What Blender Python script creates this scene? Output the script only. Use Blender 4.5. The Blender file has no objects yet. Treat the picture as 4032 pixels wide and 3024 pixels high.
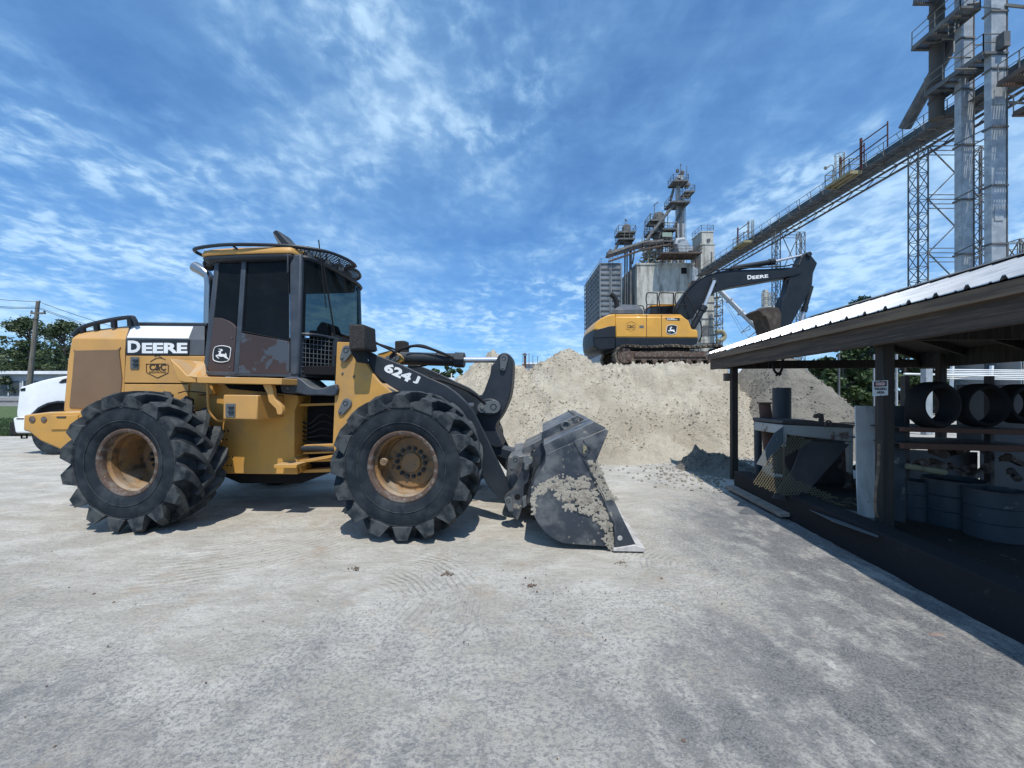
import bpy, math, random
import numpy as np
from mathutils import Vector, Matrix
R = math.radians; PI = math.pi
random.seed(7); rng = np.random.default_rng(7)
S = bpy.context.scene; COL = S.collection

# ---------------- camera, sky, sun, exposure ----------------
CX, HY, FP, CH = 2016.0, 1550.0, 1515.0, 1.5     # picture centre, horizon row, focal length (in photo pixels), camera height
cd = bpy.data.cameras.new('camera'); cam = bpy.data.objects.new('camera', cd); COL.objects.link(cam)
cam.location = (0, 0, CH); cam.rotation_euler = (R(90), 0, 0)
cd.sensor_width = 36; cd.lens = FP / 4032 * 36; cd.shift_y = (HY - 1512) / 4032
cd.clip_start = 0.05; cd.clip_end = 3000; S.camera = cam
S.render.resolution_x = 1024; S.render.resolution_y = 768
S.view_settings.view_transform = 'Standard'; S.view_settings.look = 'None'
S.view_settings.gamma = 1; S.view_settings.exposure = -0.03
SUN = Vector((0.10, -0.52, 1.0)).normalized()     # towards the sun
el = math.asin(SUN.z); az = math.atan2(SUN.x, SUN.y)

class NT:
    def __init__(s, tree): s.t = tree; s.n = tree.nodes; s.l = tree.links
    def new(s, ty, **kw):
        n = s.n.new(ty)
        for k, v in kw.items(): setattr(n, k, v)
        return n
    def lk(s, a, b): s.l.new(a, b)
    def put(s, sock, v):
        if hasattr(v, 'is_linked') or isinstance(v, bpy.types.NodeSocket): s.l.new(v, sock)
        elif isinstance(v, (tuple, list)) and sock.type == 'RGBA' and len(v) == 3: sock.default_value = (*v, 1)
        else: sock.default_value = v
    def math(s, op, a, b=0.0, c=None, clamp=False):
        n = s.new('ShaderNodeMath', operation=op); n.use_clamp = clamp
        s.put(n.inputs[0], a); s.put(n.inputs[1], b)
        if c is not None: s.put(n.inputs[2], c)
        return n.outputs[0]
    def mix(s, f, a, b):
        n = s.new('ShaderNodeMix', data_type='RGBA'); s.put(n.inputs[0], f); s.put(n.inputs[6], a); s.put(n.inputs[7], b)
        return n.outputs[2]
    def noise(s, vec, scale, detail=4, rough=.55, dist=0.0):
        n = s.new('ShaderNodeTexNoise'); s.put(n.inputs['Vector'], vec)
        n.inputs['Scale'].default_value = scale; n.inputs['Detail'].default_value = detail
        n.inputs['Roughness'].default_value = rough; n.inputs['Distortion'].default_value = dist
        return n.outputs['Fac']
    def ramp(s, v, a, b, lo=0.0, hi=1.0):
        n = s.new('ShaderNodeMapRange', interpolation_type='SMOOTHSTEP')
        s.put(n.inputs[0], v); s.put(n.inputs[1], a); s.put(n.inputs[2], b); s.put(n.inputs[3], lo); s.put(n.inputs[4], hi)
        return n.outputs[0]
    def map(s, vec, scale=(1, 1, 1), rot=(0, 0, 0), loc=(0, 0, 0)):
        n = s.new('ShaderNodeMapping'); s.put(n.inputs[0], vec)
        n.inputs['Scale'].default_value = scale; n.inputs['Rotation'].default_value = rot; n.inputs['Location'].default_value = loc
        return n.outputs[0]
    def bump(s, h, strength=.3, dist=.02, nrm=None):
        n = s.new('ShaderNodeBump'); n.inputs['Strength'].default_value = strength; n.inputs['Distance'].default_value = dist
        s.put(n.inputs['Height'], h)
        if nrm is not None: s.lk(nrm, n.inputs['Normal'])
        return n.outputs[0]

world = bpy.data.worlds.new('World'); S.world = world; world.use_nodes = True
w = NT(world.node_tree); w.n.clear()
wo = w.new('ShaderNodeOutputWorld'); bg = w.new('ShaderNodeBackground'); bg.inputs[1].default_value = 0.10
sky = w.new('ShaderNodeTexSky', sky_type='NISHITA'); sky.sun_disc = False
sky.sun_elevation = el; sky.sun_rotation = az; sky.air_density = 1.0; sky.dust_density = 0.3; sky.ozone_density = 3.0
tc = w.new('ShaderNodeTexCoord'); sep = w.new('ShaderNodeSeparateXYZ'); w.lk(tc.outputs['Generated'], sep.inputs[0])
zz = w.math('ADD', w.math('MAXIMUM', sep.outputs[2], 0.0), 0.16)
cv = w.new('ShaderNodeCombineXYZ'); w.lk(w.math('DIVIDE', sep.outputs[0], zz), cv.inputs[0]); w.lk(w.math('DIVIDE', sep.outputs[1], zz), cv.inputs[1])
CV = cv.outputs[0]
big = w.ramp(w.noise(w.map(CV, (1, .8, 1), (0, 0, .5), (2.2, .4, 0)), .75, 3, .5, .2), .34, .66)
zone = w.ramp(w.noise(w.map(CV, (1, 1, 1), (0, 0, 0), (5, 3, 0)), 1.0, 3, .5, .3), .40, .60)
mid = w.ramp(w.noise(w.map(CV, (1.0, .7, 1), (0, 0, -.5), (3, 1, 0)), 3.4, 7, .62, .35), .36, .68)
cells = w.ramp(w.noise(w.map(CV, (1, .9, 1), (0, 0, -.4)), 13.0, 5, .55, .3), .36, .66)
wisp = w.ramp(w.noise(w.map(CV, (.45, 1.3, 1), (0, 0, .9)), 2.2, 8, .64, .5), .36, .72)
puffs = w.math('MULTIPLY', w.math('MULTIPLY', cells, w.math('ADD', w.math('MULTIPLY', zone, .72), .28)), w.math('ADD', w.math('MULTIPLY', mid, .7), .3))
cl = w.math('ADD', w.math('MULTIPLY', big, .38), w.math('ADD', w.math('MULTIPLY', puffs, .62), w.math('ADD', w.math('MULTIPLY', mid, .22), w.math('MULTIPLY', wisp, .20))))
low = w.ramp(sep.outputs[2], .50, .02, 0, .22)
cm = w.math('MINIMUM', w.math('ADD', w.math('ADD', w.math('MULTIPLY', cl, .80), .20), low), 1.15)
blue = w.mix(1.0, sky.outputs[0], sky.outputs[0])
tint = w.new('ShaderNodeMix', data_type='RGBA', blend_type='MULTIPLY'); tint.inputs[0].default_value = 1
w.lk(sky.outputs[0], tint.inputs[6]); tint.inputs[7].default_value = (.42, .92, 1.50, 1)
mixc = w.mix(w.math('MULTIPLY', cm, .80), tint.outputs[2], w.mix(w.ramp(cm, .45, 1.0), (3.3, 6.4, 10.2), (6.0, 8.8, 11.6)))
w.lk(mixc, bg.inputs[0]); w.lk(bg.outputs[0], wo.inputs[0])

sl = bpy.data.lights.new('sun', 'SUN'); sl.energy = 4.4; sl.angle = R(0.5); sl.color = (1, .94, .845)
so = bpy.data.objects.new('sun', sl); COL.objects.link(so); so.rotation_euler = SUN.to_track_quat('Z', 'Y').to_euler()

# ---------------- helpers ----------------
def tag(o, label=None, cat=None, group=None, kind=None):
    if label: o['label'] = label
    if cat: o['category'] = cat
    if group: o['group'] = group
    if kind: o['kind'] = kind
    return o
def empty(name, loc, rz=0.0, label=None, cat=None, group=None, parent=None):
    o = bpy.data.objects.new(name, None); COL.objects.link(o); o.location = loc; o.rotation_euler = (0, 0, rz)
    o.empty_display_size = .2
    if parent: o.parent = parent
    return tag(o, label, cat, group)
def copy_tree(o, parent=None):
    c = o.copy(); COL.objects.link(c)
    if parent: c.parent = parent
    for ch in list(o.children): copy_tree(ch, c)
    return c
def W(px, py, Y): return Vector(((px - CX) / FP * Y, Y, CH - (py - HY) / FP * Y))
def G(px, py, z=0.0):
    Y = (CH - z) * FP / (py - HY); return W(px, py, Y)

class Frame:                       # a standing frame: local x to the right, local y away, z up
    def __init__(s, fx, fy, fz=0.0, phi=0.0): s.fx, s.fy, s.fz, s.c, s.s, s.phi = fx, fy, fz, math.cos(phi), math.sin(phi), phi
    def __call__(s, px, py, d=0.0):
        k = (px - CX) / FP
        u = (k * s.fy + k * d * s.c - s.fx - d * s.s) / (s.c + k * s.s)
        Y = s.fy - u * s.s + d * s.c
        return Vector((u, d, CH - (py - HY) / FP * Y - s.fz))
    def loc(s): return (s.fx, s.fy, s.fz)
    def inv(s, v):
        X, Y = v[0] - s.fx, v[1] - s.fy
        return Vector((X * s.c - Y * s.s, X * s.s + Y * s.c, v[2] - s.fz))
WF = Frame(0, 0)

class MB:
    def __init__(s): s.v = []; s.f = []
    def add(s, vs, fs):
        n = len(s.v); s.v += [tuple(v) for v in vs]; s.f += [tuple(i + n for i in f) for f in fs]; return s
    def loft(s, loops, caps=True, closed=True):
        n = len(loops[0]); vs = [p for l in loops for p in l]; fs = []
        for i in range(len(loops) - 1):
            for j in range(n if closed else n - 1):
                a = i * n + j; b = i * n + (j + 1) % n; fs.append((a, b, b + n, a + n))
        if caps: fs.append(tuple(range(n))[::-1]); fs.append(tuple((len(loops) - 1) * n + j for j in range(n)))
        return s.add(vs, fs)
    def ext(s, F, pts, d0, d1):
        a = [F(x, y, d0) for x, y in pts]; b = [Vector((p.x, d1, p.z)) for p in a]
        return s.loft([a, b])
    def box(s, x0, x1, y0, y1, z0, z1, M=None):
        vs = [Vector((x, y, z)) for z in (z0, z1) for x, y in ((x0, y0), (x1, y0), (x1, y1), (x0, y1))]
        if M is not None: vs = [M @ v for v in vs]
        return s.add(vs, [(3, 2, 1, 0), (4, 5, 6, 7), (0, 1, 5, 4), (1, 2, 6, 5), (2, 3, 7, 6), (3, 0, 4, 7)])
    def tube(s, pts, r, n=8, caps=True, closed=False):
        pts = [Vector(p) for p in pts]; m = len(pts); loops = []
        rr = r if isinstance(r, (list, tuple)) else [r] * m
        up = None
        for i, p in enumerate(pts):
            if closed: t = (pts[(i + 1) % m] - pts[i - 1])
            else: t = (pts[min(i + 1, m - 1)] - pts[max(i - 1, 0)])
            t = t.normalized() if t.length > 1e-9 else Vector((0, 0, 1))
            if up is None:
                up = Vector((0, 0, 1)) if abs(t.z) < .9 else Vector((1, 0, 0))
            a = t.cross(up)
            if a.length < 1e-6: a = t.cross(Vector((0, 1, 0)))
            a.normalize(); b = a.cross(t).normalized(); up = b
            off = PI / n if n == 4 else 0
            loops.append([p + (a * math.cos(2 * PI * k / n + off) + b * math.sin(2 * PI * k / n + off)) * rr[i] for k in range(n)])
        if closed: loops.append(loops[0]); return s.loft(loops, caps=False)
        return s.loft(loops, caps=caps)
    def bar(s, p0, p1, r): return s.tube([p0, p1], r, 4)
    def lathe(s, prof, n=32, c=(0, 0, 0), axis='y'):
        loops = []
        for r, d in prof:
            L = []
            for k in range(n):
                a = 2 * PI * k / n
                if axis == 'y': L.append(Vector((c[0] + r * math.cos(a), c[1] + d, c[2] + r * math.sin(a))))
                else: L.append(Vector((c[0] + r * math.cos(a), c[1] + r * math.sin(a), c[2] + d)))
            loops.append(L)
        return s.loft(loops, caps=False)
    def build(s, name, m, parent=None, bevel=0.0, smooth=35, seg=2, loc=None, label=None):
        me = bpy.data.meshes.new(name); me.from_pydata(s.v, [], s.f); me.validate(); me.update()
        import bmesh
        b = bmesh.new(); b.from_mesh(me); bmesh.ops.recalc_face_normals(b, faces=b.faces); b.to_mesh(me); b.free()
        if smooth:
            me.polygons.foreach_set('use_smooth', [True] * len(me.polygons)); me.set_sharp_from_angle(angle=R(smooth))
        o = bpy.data.objects.new(name, me); COL.objects.link(o)
        if m: me.materials.append(m)
        if parent: o.parent = parent
        if loc: o.location = loc
        if label: o['label'] = label
        if bevel:
            md = o.modifiers.new('bevel', 'BEVEL'); md.width = bevel; md.segments = seg; md.limit_method = 'ANGLE'; md.angle_limit = R(35)
            md.harden_normals = False
        return o

def P(name, m, F, pts, d0, d1, parent, bevel=0.006, **kw): return MB().ext(F, pts, d0, d1).build(name, m, parent, bevel, **kw)
def rect(x0, y0, x1, y1): return [(x0, y0), (x1, y0), (x1, y1), (x0, y1)]
def rrect(x0, y0, x1, y1, r, n=4):
    o = []
    for cx, cy, a0 in ((x1 - r, y0 + r, -90), (x1 - r, y1 - r, 0), (x0 + r, y1 - r, 90), (x0 + r, y0 + r, 180)):
        for i in range(n + 1):
            a = R(a0 + 90 * i / n); o.append((cx + r * math.cos(a), cy + r * math.sin(a)))
    return o
def smoothpts(pts, n=4, closed=False):
    pts = [Vector(p) for p in pts]; o = []; m = len(pts)
    rg = range(m if closed else m - 1)
    for i in rg:
        p0 = pts[(i - 1) % m] if (closed or i > 0) else pts[i]; p1 = pts[i]; p2 = pts[(i + 1) % m]
        p3 = pts[(i + 2) % m] if (closed or i + 2 < m) else p2
        for k in range(n):
            t = k / n
            o.append(.5 * ((2 * p1) + (-p0 + p2) * t + (2 * p0 - 5 * p1 + 4 * p2 - p3) * t * t + (-p0 + 3 * p1 - 3 * p2 + p3) * t ** 3))
    if not closed: o.append(pts[-1])
    return o
def sm2(pts, n=4, closed=True): return [(p.x, p.y) for p in smoothpts([(x, y, 0) for x, y in pts], n, closed)]

_fc = {}
def text(body, F, box, d, m, parent, name='lettering', bold=.0, ang=0.0, th=.002, shear=0.0, label=None):
    c = bpy.data.curves.new(name, 'FONT'); c.body = body; c.size = 1; c.offset = bold; c.extrude = 0; c.resolution_u = 3; c.shear = shear
    o = bpy.data.objects.new('t', c); COL.objects.link(o); dg = bpy.context.evaluated_depsgraph_get()
    me = bpy.data.meshes.new_from_object(o.evaluated_get(dg)); bpy.data.objects.remove(o)
    vs = np.array([v.co[:] for v in me.vertices]); lo = vs.min(0); hi = vs.max(0)
    x0, y0, x1, y1 = box; cx, cy = (x0 + x1) / 2, (y0 + y1) / 2
    ca, sa = math.cos(ang), math.sin(ang)
    for i, v in enumerate(me.vertices):
        a = ((vs[i][0] - lo[0]) / (hi[0] - lo[0]) - .5) * (x1 - x0); b = -((vs[i][1] - lo[1]) / (hi[1] - lo[1]) - .5) * (y1 - y0)
        v.co = F(cx + a * ca - b * sa, cy + a * sa + b * ca, d)
    ob = bpy.data.objects.new(name, me); COL.objects.link(ob); ob.parent = parent; me.materials.clear(); me.materials.append(m)
    me.polygons.foreach_set('use_smooth', [False] * len(me.polygons))
    md = ob.modifiers.new('solid', 'SOLIDIFY'); md.thickness = th; md.offset = 0
    if label: ob['label'] = label
    return ob

# ---------------- materials ----------------
MATS = {}
def mat(name, base, c2=None, s2=3.0, t2=(.5, .62), c3=None, s3=14.0, t3=(.62, .7), rough=.6, metal=0.0, bump=.15, bs=40.0, bd=.004,
        stretch=(1, 1, 1), coat=0.0, up=None, spec=.5, edge=None):
    m = bpy.data.materials.new(name); m.use_nodes = True; t = NT(m.node_tree); t.n.clear()
    out = t.new('ShaderNodeOutputMaterial'); p = t.new('ShaderNodeBsdfPrincipled'); t.lk(p.outputs[0], out.inputs[0])
    co = t.new('ShaderNodeTexCoord').outputs['Object']; v = t.map(co, stretch)
    big = t.noise(co, 1.3, 3); col = t.mix(t.ramp(big, .3, .7), tuple(x * .9 for x in base), tuple(min(1, x * 1.08) for x in base))
    fine = t.noise(v, bs, 5, .6)
    if c2: col = t.mix(t.ramp(t.noise(v, s2, 6, .6), *t2), col, c2)
    if c3: col = t.mix(t.ramp(t.noise(v, s3, 5, .65), *t3), col, c3)
    if up:   # dust that settles on faces that look upward: (colour, amount)
        g = t.new('ShaderNodeNewGeometry'); sp = t.new('ShaderNodeSeparateXYZ'); t.lk(g.outputs['Normal'], sp.inputs[0])
        f = t.math('MULTIPLY', t.ramp(sp.outputs[2], .35, .95), t.ramp(t.noise(v, 6, 5), .3, .65, 0, up[1])); col = t.mix(f, col, up[0])
    if edge:  # worn, dust-grey edges
        g2 = t.new('ShaderNodeNewGeometry'); col = t.mix(t.math('MULTIPLY', t.ramp(g2.outputs['Pointiness'], .505, .56), t.ramp(t.noise(co, 9, 4), .35, .6, .1, .6)), col, edge)
    t.put(p.inputs['Base Color'], col)
    t.put(p.inputs['Roughness'], t.math('ADD', t.math('MULTIPLY', fine, .25), rough - .12))
    p.inputs['Metallic'].default_value = metal; p.inputs['Coat Weight'].default_value = coat; p.inputs['Specular IOR Level'].default_value = spec
    if bump: t.lk(t.bump(fine, bump, bd), p.inputs['Normal'])
    MATS[name] = m; return m
DUST = (.42, .38, .31)
YEL = mat('yellow_paint', (.56, .305, .085), c2=(.47, .265, .09), s2=2.2, t2=(.45, .75), c3=(.33, .24, .12), s3=9, t3=(.66, .80), rough=.5, bump=.05, up=(DUST, .55))
YELF = mat('yellow_paint_frame', (.55, .29, .06), c2=(.40, .24, .09), s2=2.5, t2=(.42, .75), c3=(.13, .09, .05), s3=8, t3=(.66, .74), rough=.6, bump=.12, up=(DUST, .7))
YRIM = mat('yellow_rim', (.29, .165, .065), c2=(.20, .13, .075), s2=6, t2=(.4, .6), c3=(.09, .065, .045), s3=9, t3=(.54, .64), rough=.65, bump=.2, up=(DUST, .6))
RUST = mat('rusty_steel', (.085, .055, .042), c2=(.15, .13, .115), s2=12, t2=(.48, .6), c3=(.30, .22, .14), s3=20, t3=(.62, .68), rough=.85, bump=.5)
YEX = mat('yellow_paint_new', (.66, .34, .045), c2=(.58, .31, .06), s2=1.5, t2=(.4, .8), rough=.42, bump=.03, coat=.2)
DKP = mat('dark_grey_paint', (.017, .024, .034), c2=(.028, .036, .046), s2=2.5, t2=(.4, .7), c3=(.12, .12, .11), s3=16, t3=(.69, .78), rough=.5, bump=.06, up=(DUST, .16), spec=.35)
DKF = mat('dark_grey_frame', (.034, .047, .066), c2=(.055, .068, .086), s2=4, t2=(.4, .7), c3=(.05, .035, .035), s3=7, t3=(.62, .7), rough=.55, bump=.06, up=(DUST, .25))
BRN = mat('brown_weathered_panel', (.042, .028, .029), c2=(.052, .068, .09), s2=3.3, t2=(.53, .56), rough=.62, bump=.08)
BRN2 = mat('brown_quarter_panel', (.052, .036, .036), rough=.6, bump=.08)
GRL = mat('brown_grille_mesh', (.19, .12, .07), rough=.8, bump=.6, bs=180, bd=.004)
BLK = mat('black_rubber_part', (.014, .015, .017), c3=(.1, .095, .08), s3=14, t3=(.66, .76), rough=.75, bump=.2, spec=.3)
BLKG = mat('black_gloss', (.012, .013, .016), rough=.35, bump=.02)
DARK = mat('dark_interior', (.012, .012, .014), rough=.85, bump=0, spec=.2)
TYR = mat('tyre_rubber', (.008, .014, .021), c2=(.032, .043, .053), s2=4.5, t2=(.46, .80), c3=(.30, .28, .23), s3=28, t3=(.69, .76), rough=.82, bump=.25, bs=60, bd=.003, up=((.13, .145, .155), .24), spec=.25, edge=(.10, .108, .11))
EXD = mat('near_black_boom_paint', (.009, .014, .021), c2=(.014, .02, .028), s2=2, t2=(.4, .7), rough=.5, bump=.04, up=(DUST, .06), spec=.3)
WHT = mat('white_paint', (.74, .76, .76), c3=(.45, .42, .36), s3=12, t3=(.68, .76), rough=.4, bump=.02)
WHV = mat('white_vehicle_paint', (.80, .82, .84), rough=.3, bump=0, coat=.4)
LET = mat('white_lettering', (.78, .80, .80), rough=.5, bump=0)
LETK = mat('black_lettering', (.03, .018, .01), rough=.6, bump=0)
GRYP = mat('grey_hood_paint', (.075, .085, .10), c2=(.12, .125, .13), s2=3, t2=(.45, .7), rough=.55, bump=.06)
CHR = mat('chrome', (.34, .36, .38), rough=.25, metal=.9, bump=0)
ROD = mat('hard_chrome_rod', (.60, .62, .66), rough=.3, metal=.6, bump=0)
PIN = mat('pin_plate_steel', (.10, .115, .125), c3=(.25, .24, .2), s3=14, t3=(.6, .7), rough=.6, bump=.2)
BKT = mat('bucket_steel', (.040, .050, .066), c2=(.15, .158, .165), s2=3.2, t2=(.42, .64), c3=(.36, .33, .27), s3=7, t3=(.60, .68), rough=.45, bump=.2, metal=.25, up=(DUST, .35))
MUD = mat('dried_sand_mud', (.34, .31, .26), c2=(.25, .225, .185), s2=8, rough=.95, bump=.6, bs=50, bd=.01, spec=.1)
GALV = mat('galvanized_steel', (.30, .33, .36), c2=(.40, .43, .45), s2=1.4, t2=(.42, .62), c3=(.22, .24, .27), s3=5, t3=(.55, .7), rough=.55, metal=.35, bump=.05)
GALD = mat('weathered_structural_steel', (.085, .095, .105), c2=(.15, .15, .145), s2=1.2, t2=(.45, .65), c3=(.16, .10, .07), s3=3, t3=(.60, .68), rough=.8, bump=.1)
RAIL = mat('railing_steel', (.17, .17, .155), c3=(.16, .10, .07), s3=3, t3=(.55, .66), rough=.8, bump=0)
YPL = mat('faded_yellow_platform', (.27, .25, .16), c3=(.16, .12, .08), s3=3, t3=(.55, .66), rough=.8, bump=.1)
BRDK = mat('rusty_platform', (.12, .085, .07), c2=(.07, .06, .055), s2=.9, t2=(.4, .6), rough=.85, bump=.1)
CONC = mat('stained_concrete', (.46, .46, .42), c2=(.22, .215, .19), s2=.8, t2=(.44, .66), c3=(.56, .56, .52), s3=2.2, t3=(.52, .70), rough=.9, bump=.2, bs=3, bd=.05, stretch=(1, 1, .22))
CORR = mat('grey_corrugated_cladding', (.13, .155, .18), c2=(.20, .225, .25), s2=.5, t2=(.42, .6), c3=(.30, .33, .35), s3=1.2, t3=(.6, .66), rough=.65, bump=.1, stretch=(1, 1, .5))
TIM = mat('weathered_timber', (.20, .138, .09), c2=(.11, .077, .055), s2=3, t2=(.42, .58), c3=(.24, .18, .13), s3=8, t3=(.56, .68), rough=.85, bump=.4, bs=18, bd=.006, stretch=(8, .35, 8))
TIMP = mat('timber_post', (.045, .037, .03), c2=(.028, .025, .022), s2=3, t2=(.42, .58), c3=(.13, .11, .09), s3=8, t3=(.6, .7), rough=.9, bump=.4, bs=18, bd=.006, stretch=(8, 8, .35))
BEAM = mat('black_beam', (.018, .019, .022), c3=(.06, .055, .05), s3=5, t3=(.6, .75), rough=.8, bump=.2, spec=.2)  # near-black base with slightly lighter blotches
SOIL = mat('dark_soil', (.035, .031, .028), c2=(.03, .028, .026), s2=2, t2=(.4, .6), c3=(.14, .125, .10), s3=9, t3=(.6, .7), rough=.95, bump=.6, bs=25, bd=.02, spec=.1)  # dark brown base with paler blotches
SHT = mat('pale_sheet_metal', (.55, .53, .51), c2=(.30, .30, .30), s2=2, t2=(.4, .7), c3=(.20, .16, .12), s3=6, t3=(.64, .75), rough=.5, bump=.1, stretch=(3, 3, .6))
SHD = mat('dark_steel_plate', (.055, .05, .052), c2=(.085, .07, .065), s2=2.5, t2=(.4, .65), c3=(.12, .08, .06), s3=8, t3=(.62, .7), rough=.6, bump=.15)
RPIP = mat('rusty_pipe', (.11, .05, .035), c2=(.07, .04, .03), s2=4, t2=(.4, .6), rough=.85, bump=.3)
GPIP = mat('grey_pipe', (.036, .047, .058), c3=(.2, .2, .19), s3=6, t3=(.6, .72), rough=.6, bump=.08)
RWHT = mat('rusty_white_enamel', (.42, .42, .40), c2=(.16, .09, .055), s2=3.5, t2=(.56, .64), c3=(.08, .05, .04), s3=9, t3=(.6, .68), rough=.6, bump=.2)
TAN = mat('tan_expanded_metal', (.14, .115, .065), c3=(.1, .07, .05), s3=9, rough=.7, bump=.1)
BARK = mat('bark', (.10, .085, .07), rough=.9, bump=.5, bs=12, bd=.02)
TIMB = mat('shade_darkened_timber', (.095, .066, .046), c2=(.055, .04, .03), s2=3, t2=(.42, .58), c3=(.14, .105, .075), s3=8, t3=(.56, .68), rough=.85, bump=.4, bs=18, bd=.006, stretch=(8, .35, 8))  # darker copy of the fascia timber, with under-eave shade put into its colour
POLE = mat('utility_pole_wood', (.17, .15, .13), c2=(.11, .10, .09), s2=2, rough=.9, bump=.2, stretch=(6, 6, .4))
BLDG = mat('low_building_wall', (.34, .36, .38), c2=(.42, .43, .44), s2=.4, rough=.8, bump=0)
BLDD = mat('dark_window_band', (.04, .05, .06), rough=.25, bump=0)
TAIL = mat('red_brown_patch', (.25, .09, .05), rough=.8)

def roofmat():
    m = bpy.data.materials.new('white_ribbed_roofing'); m.use_nodes = True; t = NT(m.node_tree); p = t.n['Principled BSDF']
    co = t.new('ShaderNodeTexCoord').outputs['Object']
    c = t.mix(t.ramp(t.noise(co, 2.0, 5), .42, .7), (.42, .44, .46), (.30, .325, .35)); t.put(p.inputs['Base Color'], c)
    p.inputs['Roughness'].default_value = .32; p.inputs['Metallic'].default_value = .45
    return m
ROOF = roofmat()

def glassmat(name, tint, mixf, rough=.03):
    m = bpy.data.materials.new(name); m.use_nodes = True; t = NT(m.node_tree); t.n.clear()
    out = t.new('ShaderNodeOutputMaterial'); tr = t.new('ShaderNodeBsdfTransparent'); tr.inputs[0].default_value = (*tint, 1)
    gl = t.new('ShaderNodeBsdfPrincipled'); gl.inputs['Base Color'].default_value = (.02, .025, .03, 1); gl.inputs['Roughness'].default_value = rough; gl.inputs['Specular IOR Level'].default_value = .28
    co = t.new('ShaderNodeTexCoord').outputs['Object']
    dirt = t.ramp(t.noise(co, 3.0, 6, .65), .45, .75, mixf, mixf + .12)
    mx = t.new('ShaderNodeMixShader'); t.lk(dirt, mx.inputs[0]); t.lk(tr.outputs[0], mx.inputs[1]); t.lk(gl.outputs[0], mx.inputs[2]); t.lk(mx.outputs[0], out.inputs[0])
    return m
GLS = glassmat('tinted_cab_glass', (.07, .09, .10), .36)
GLC = glassmat('clear_front_glass', (.10, .15, .155), .22)

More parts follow.
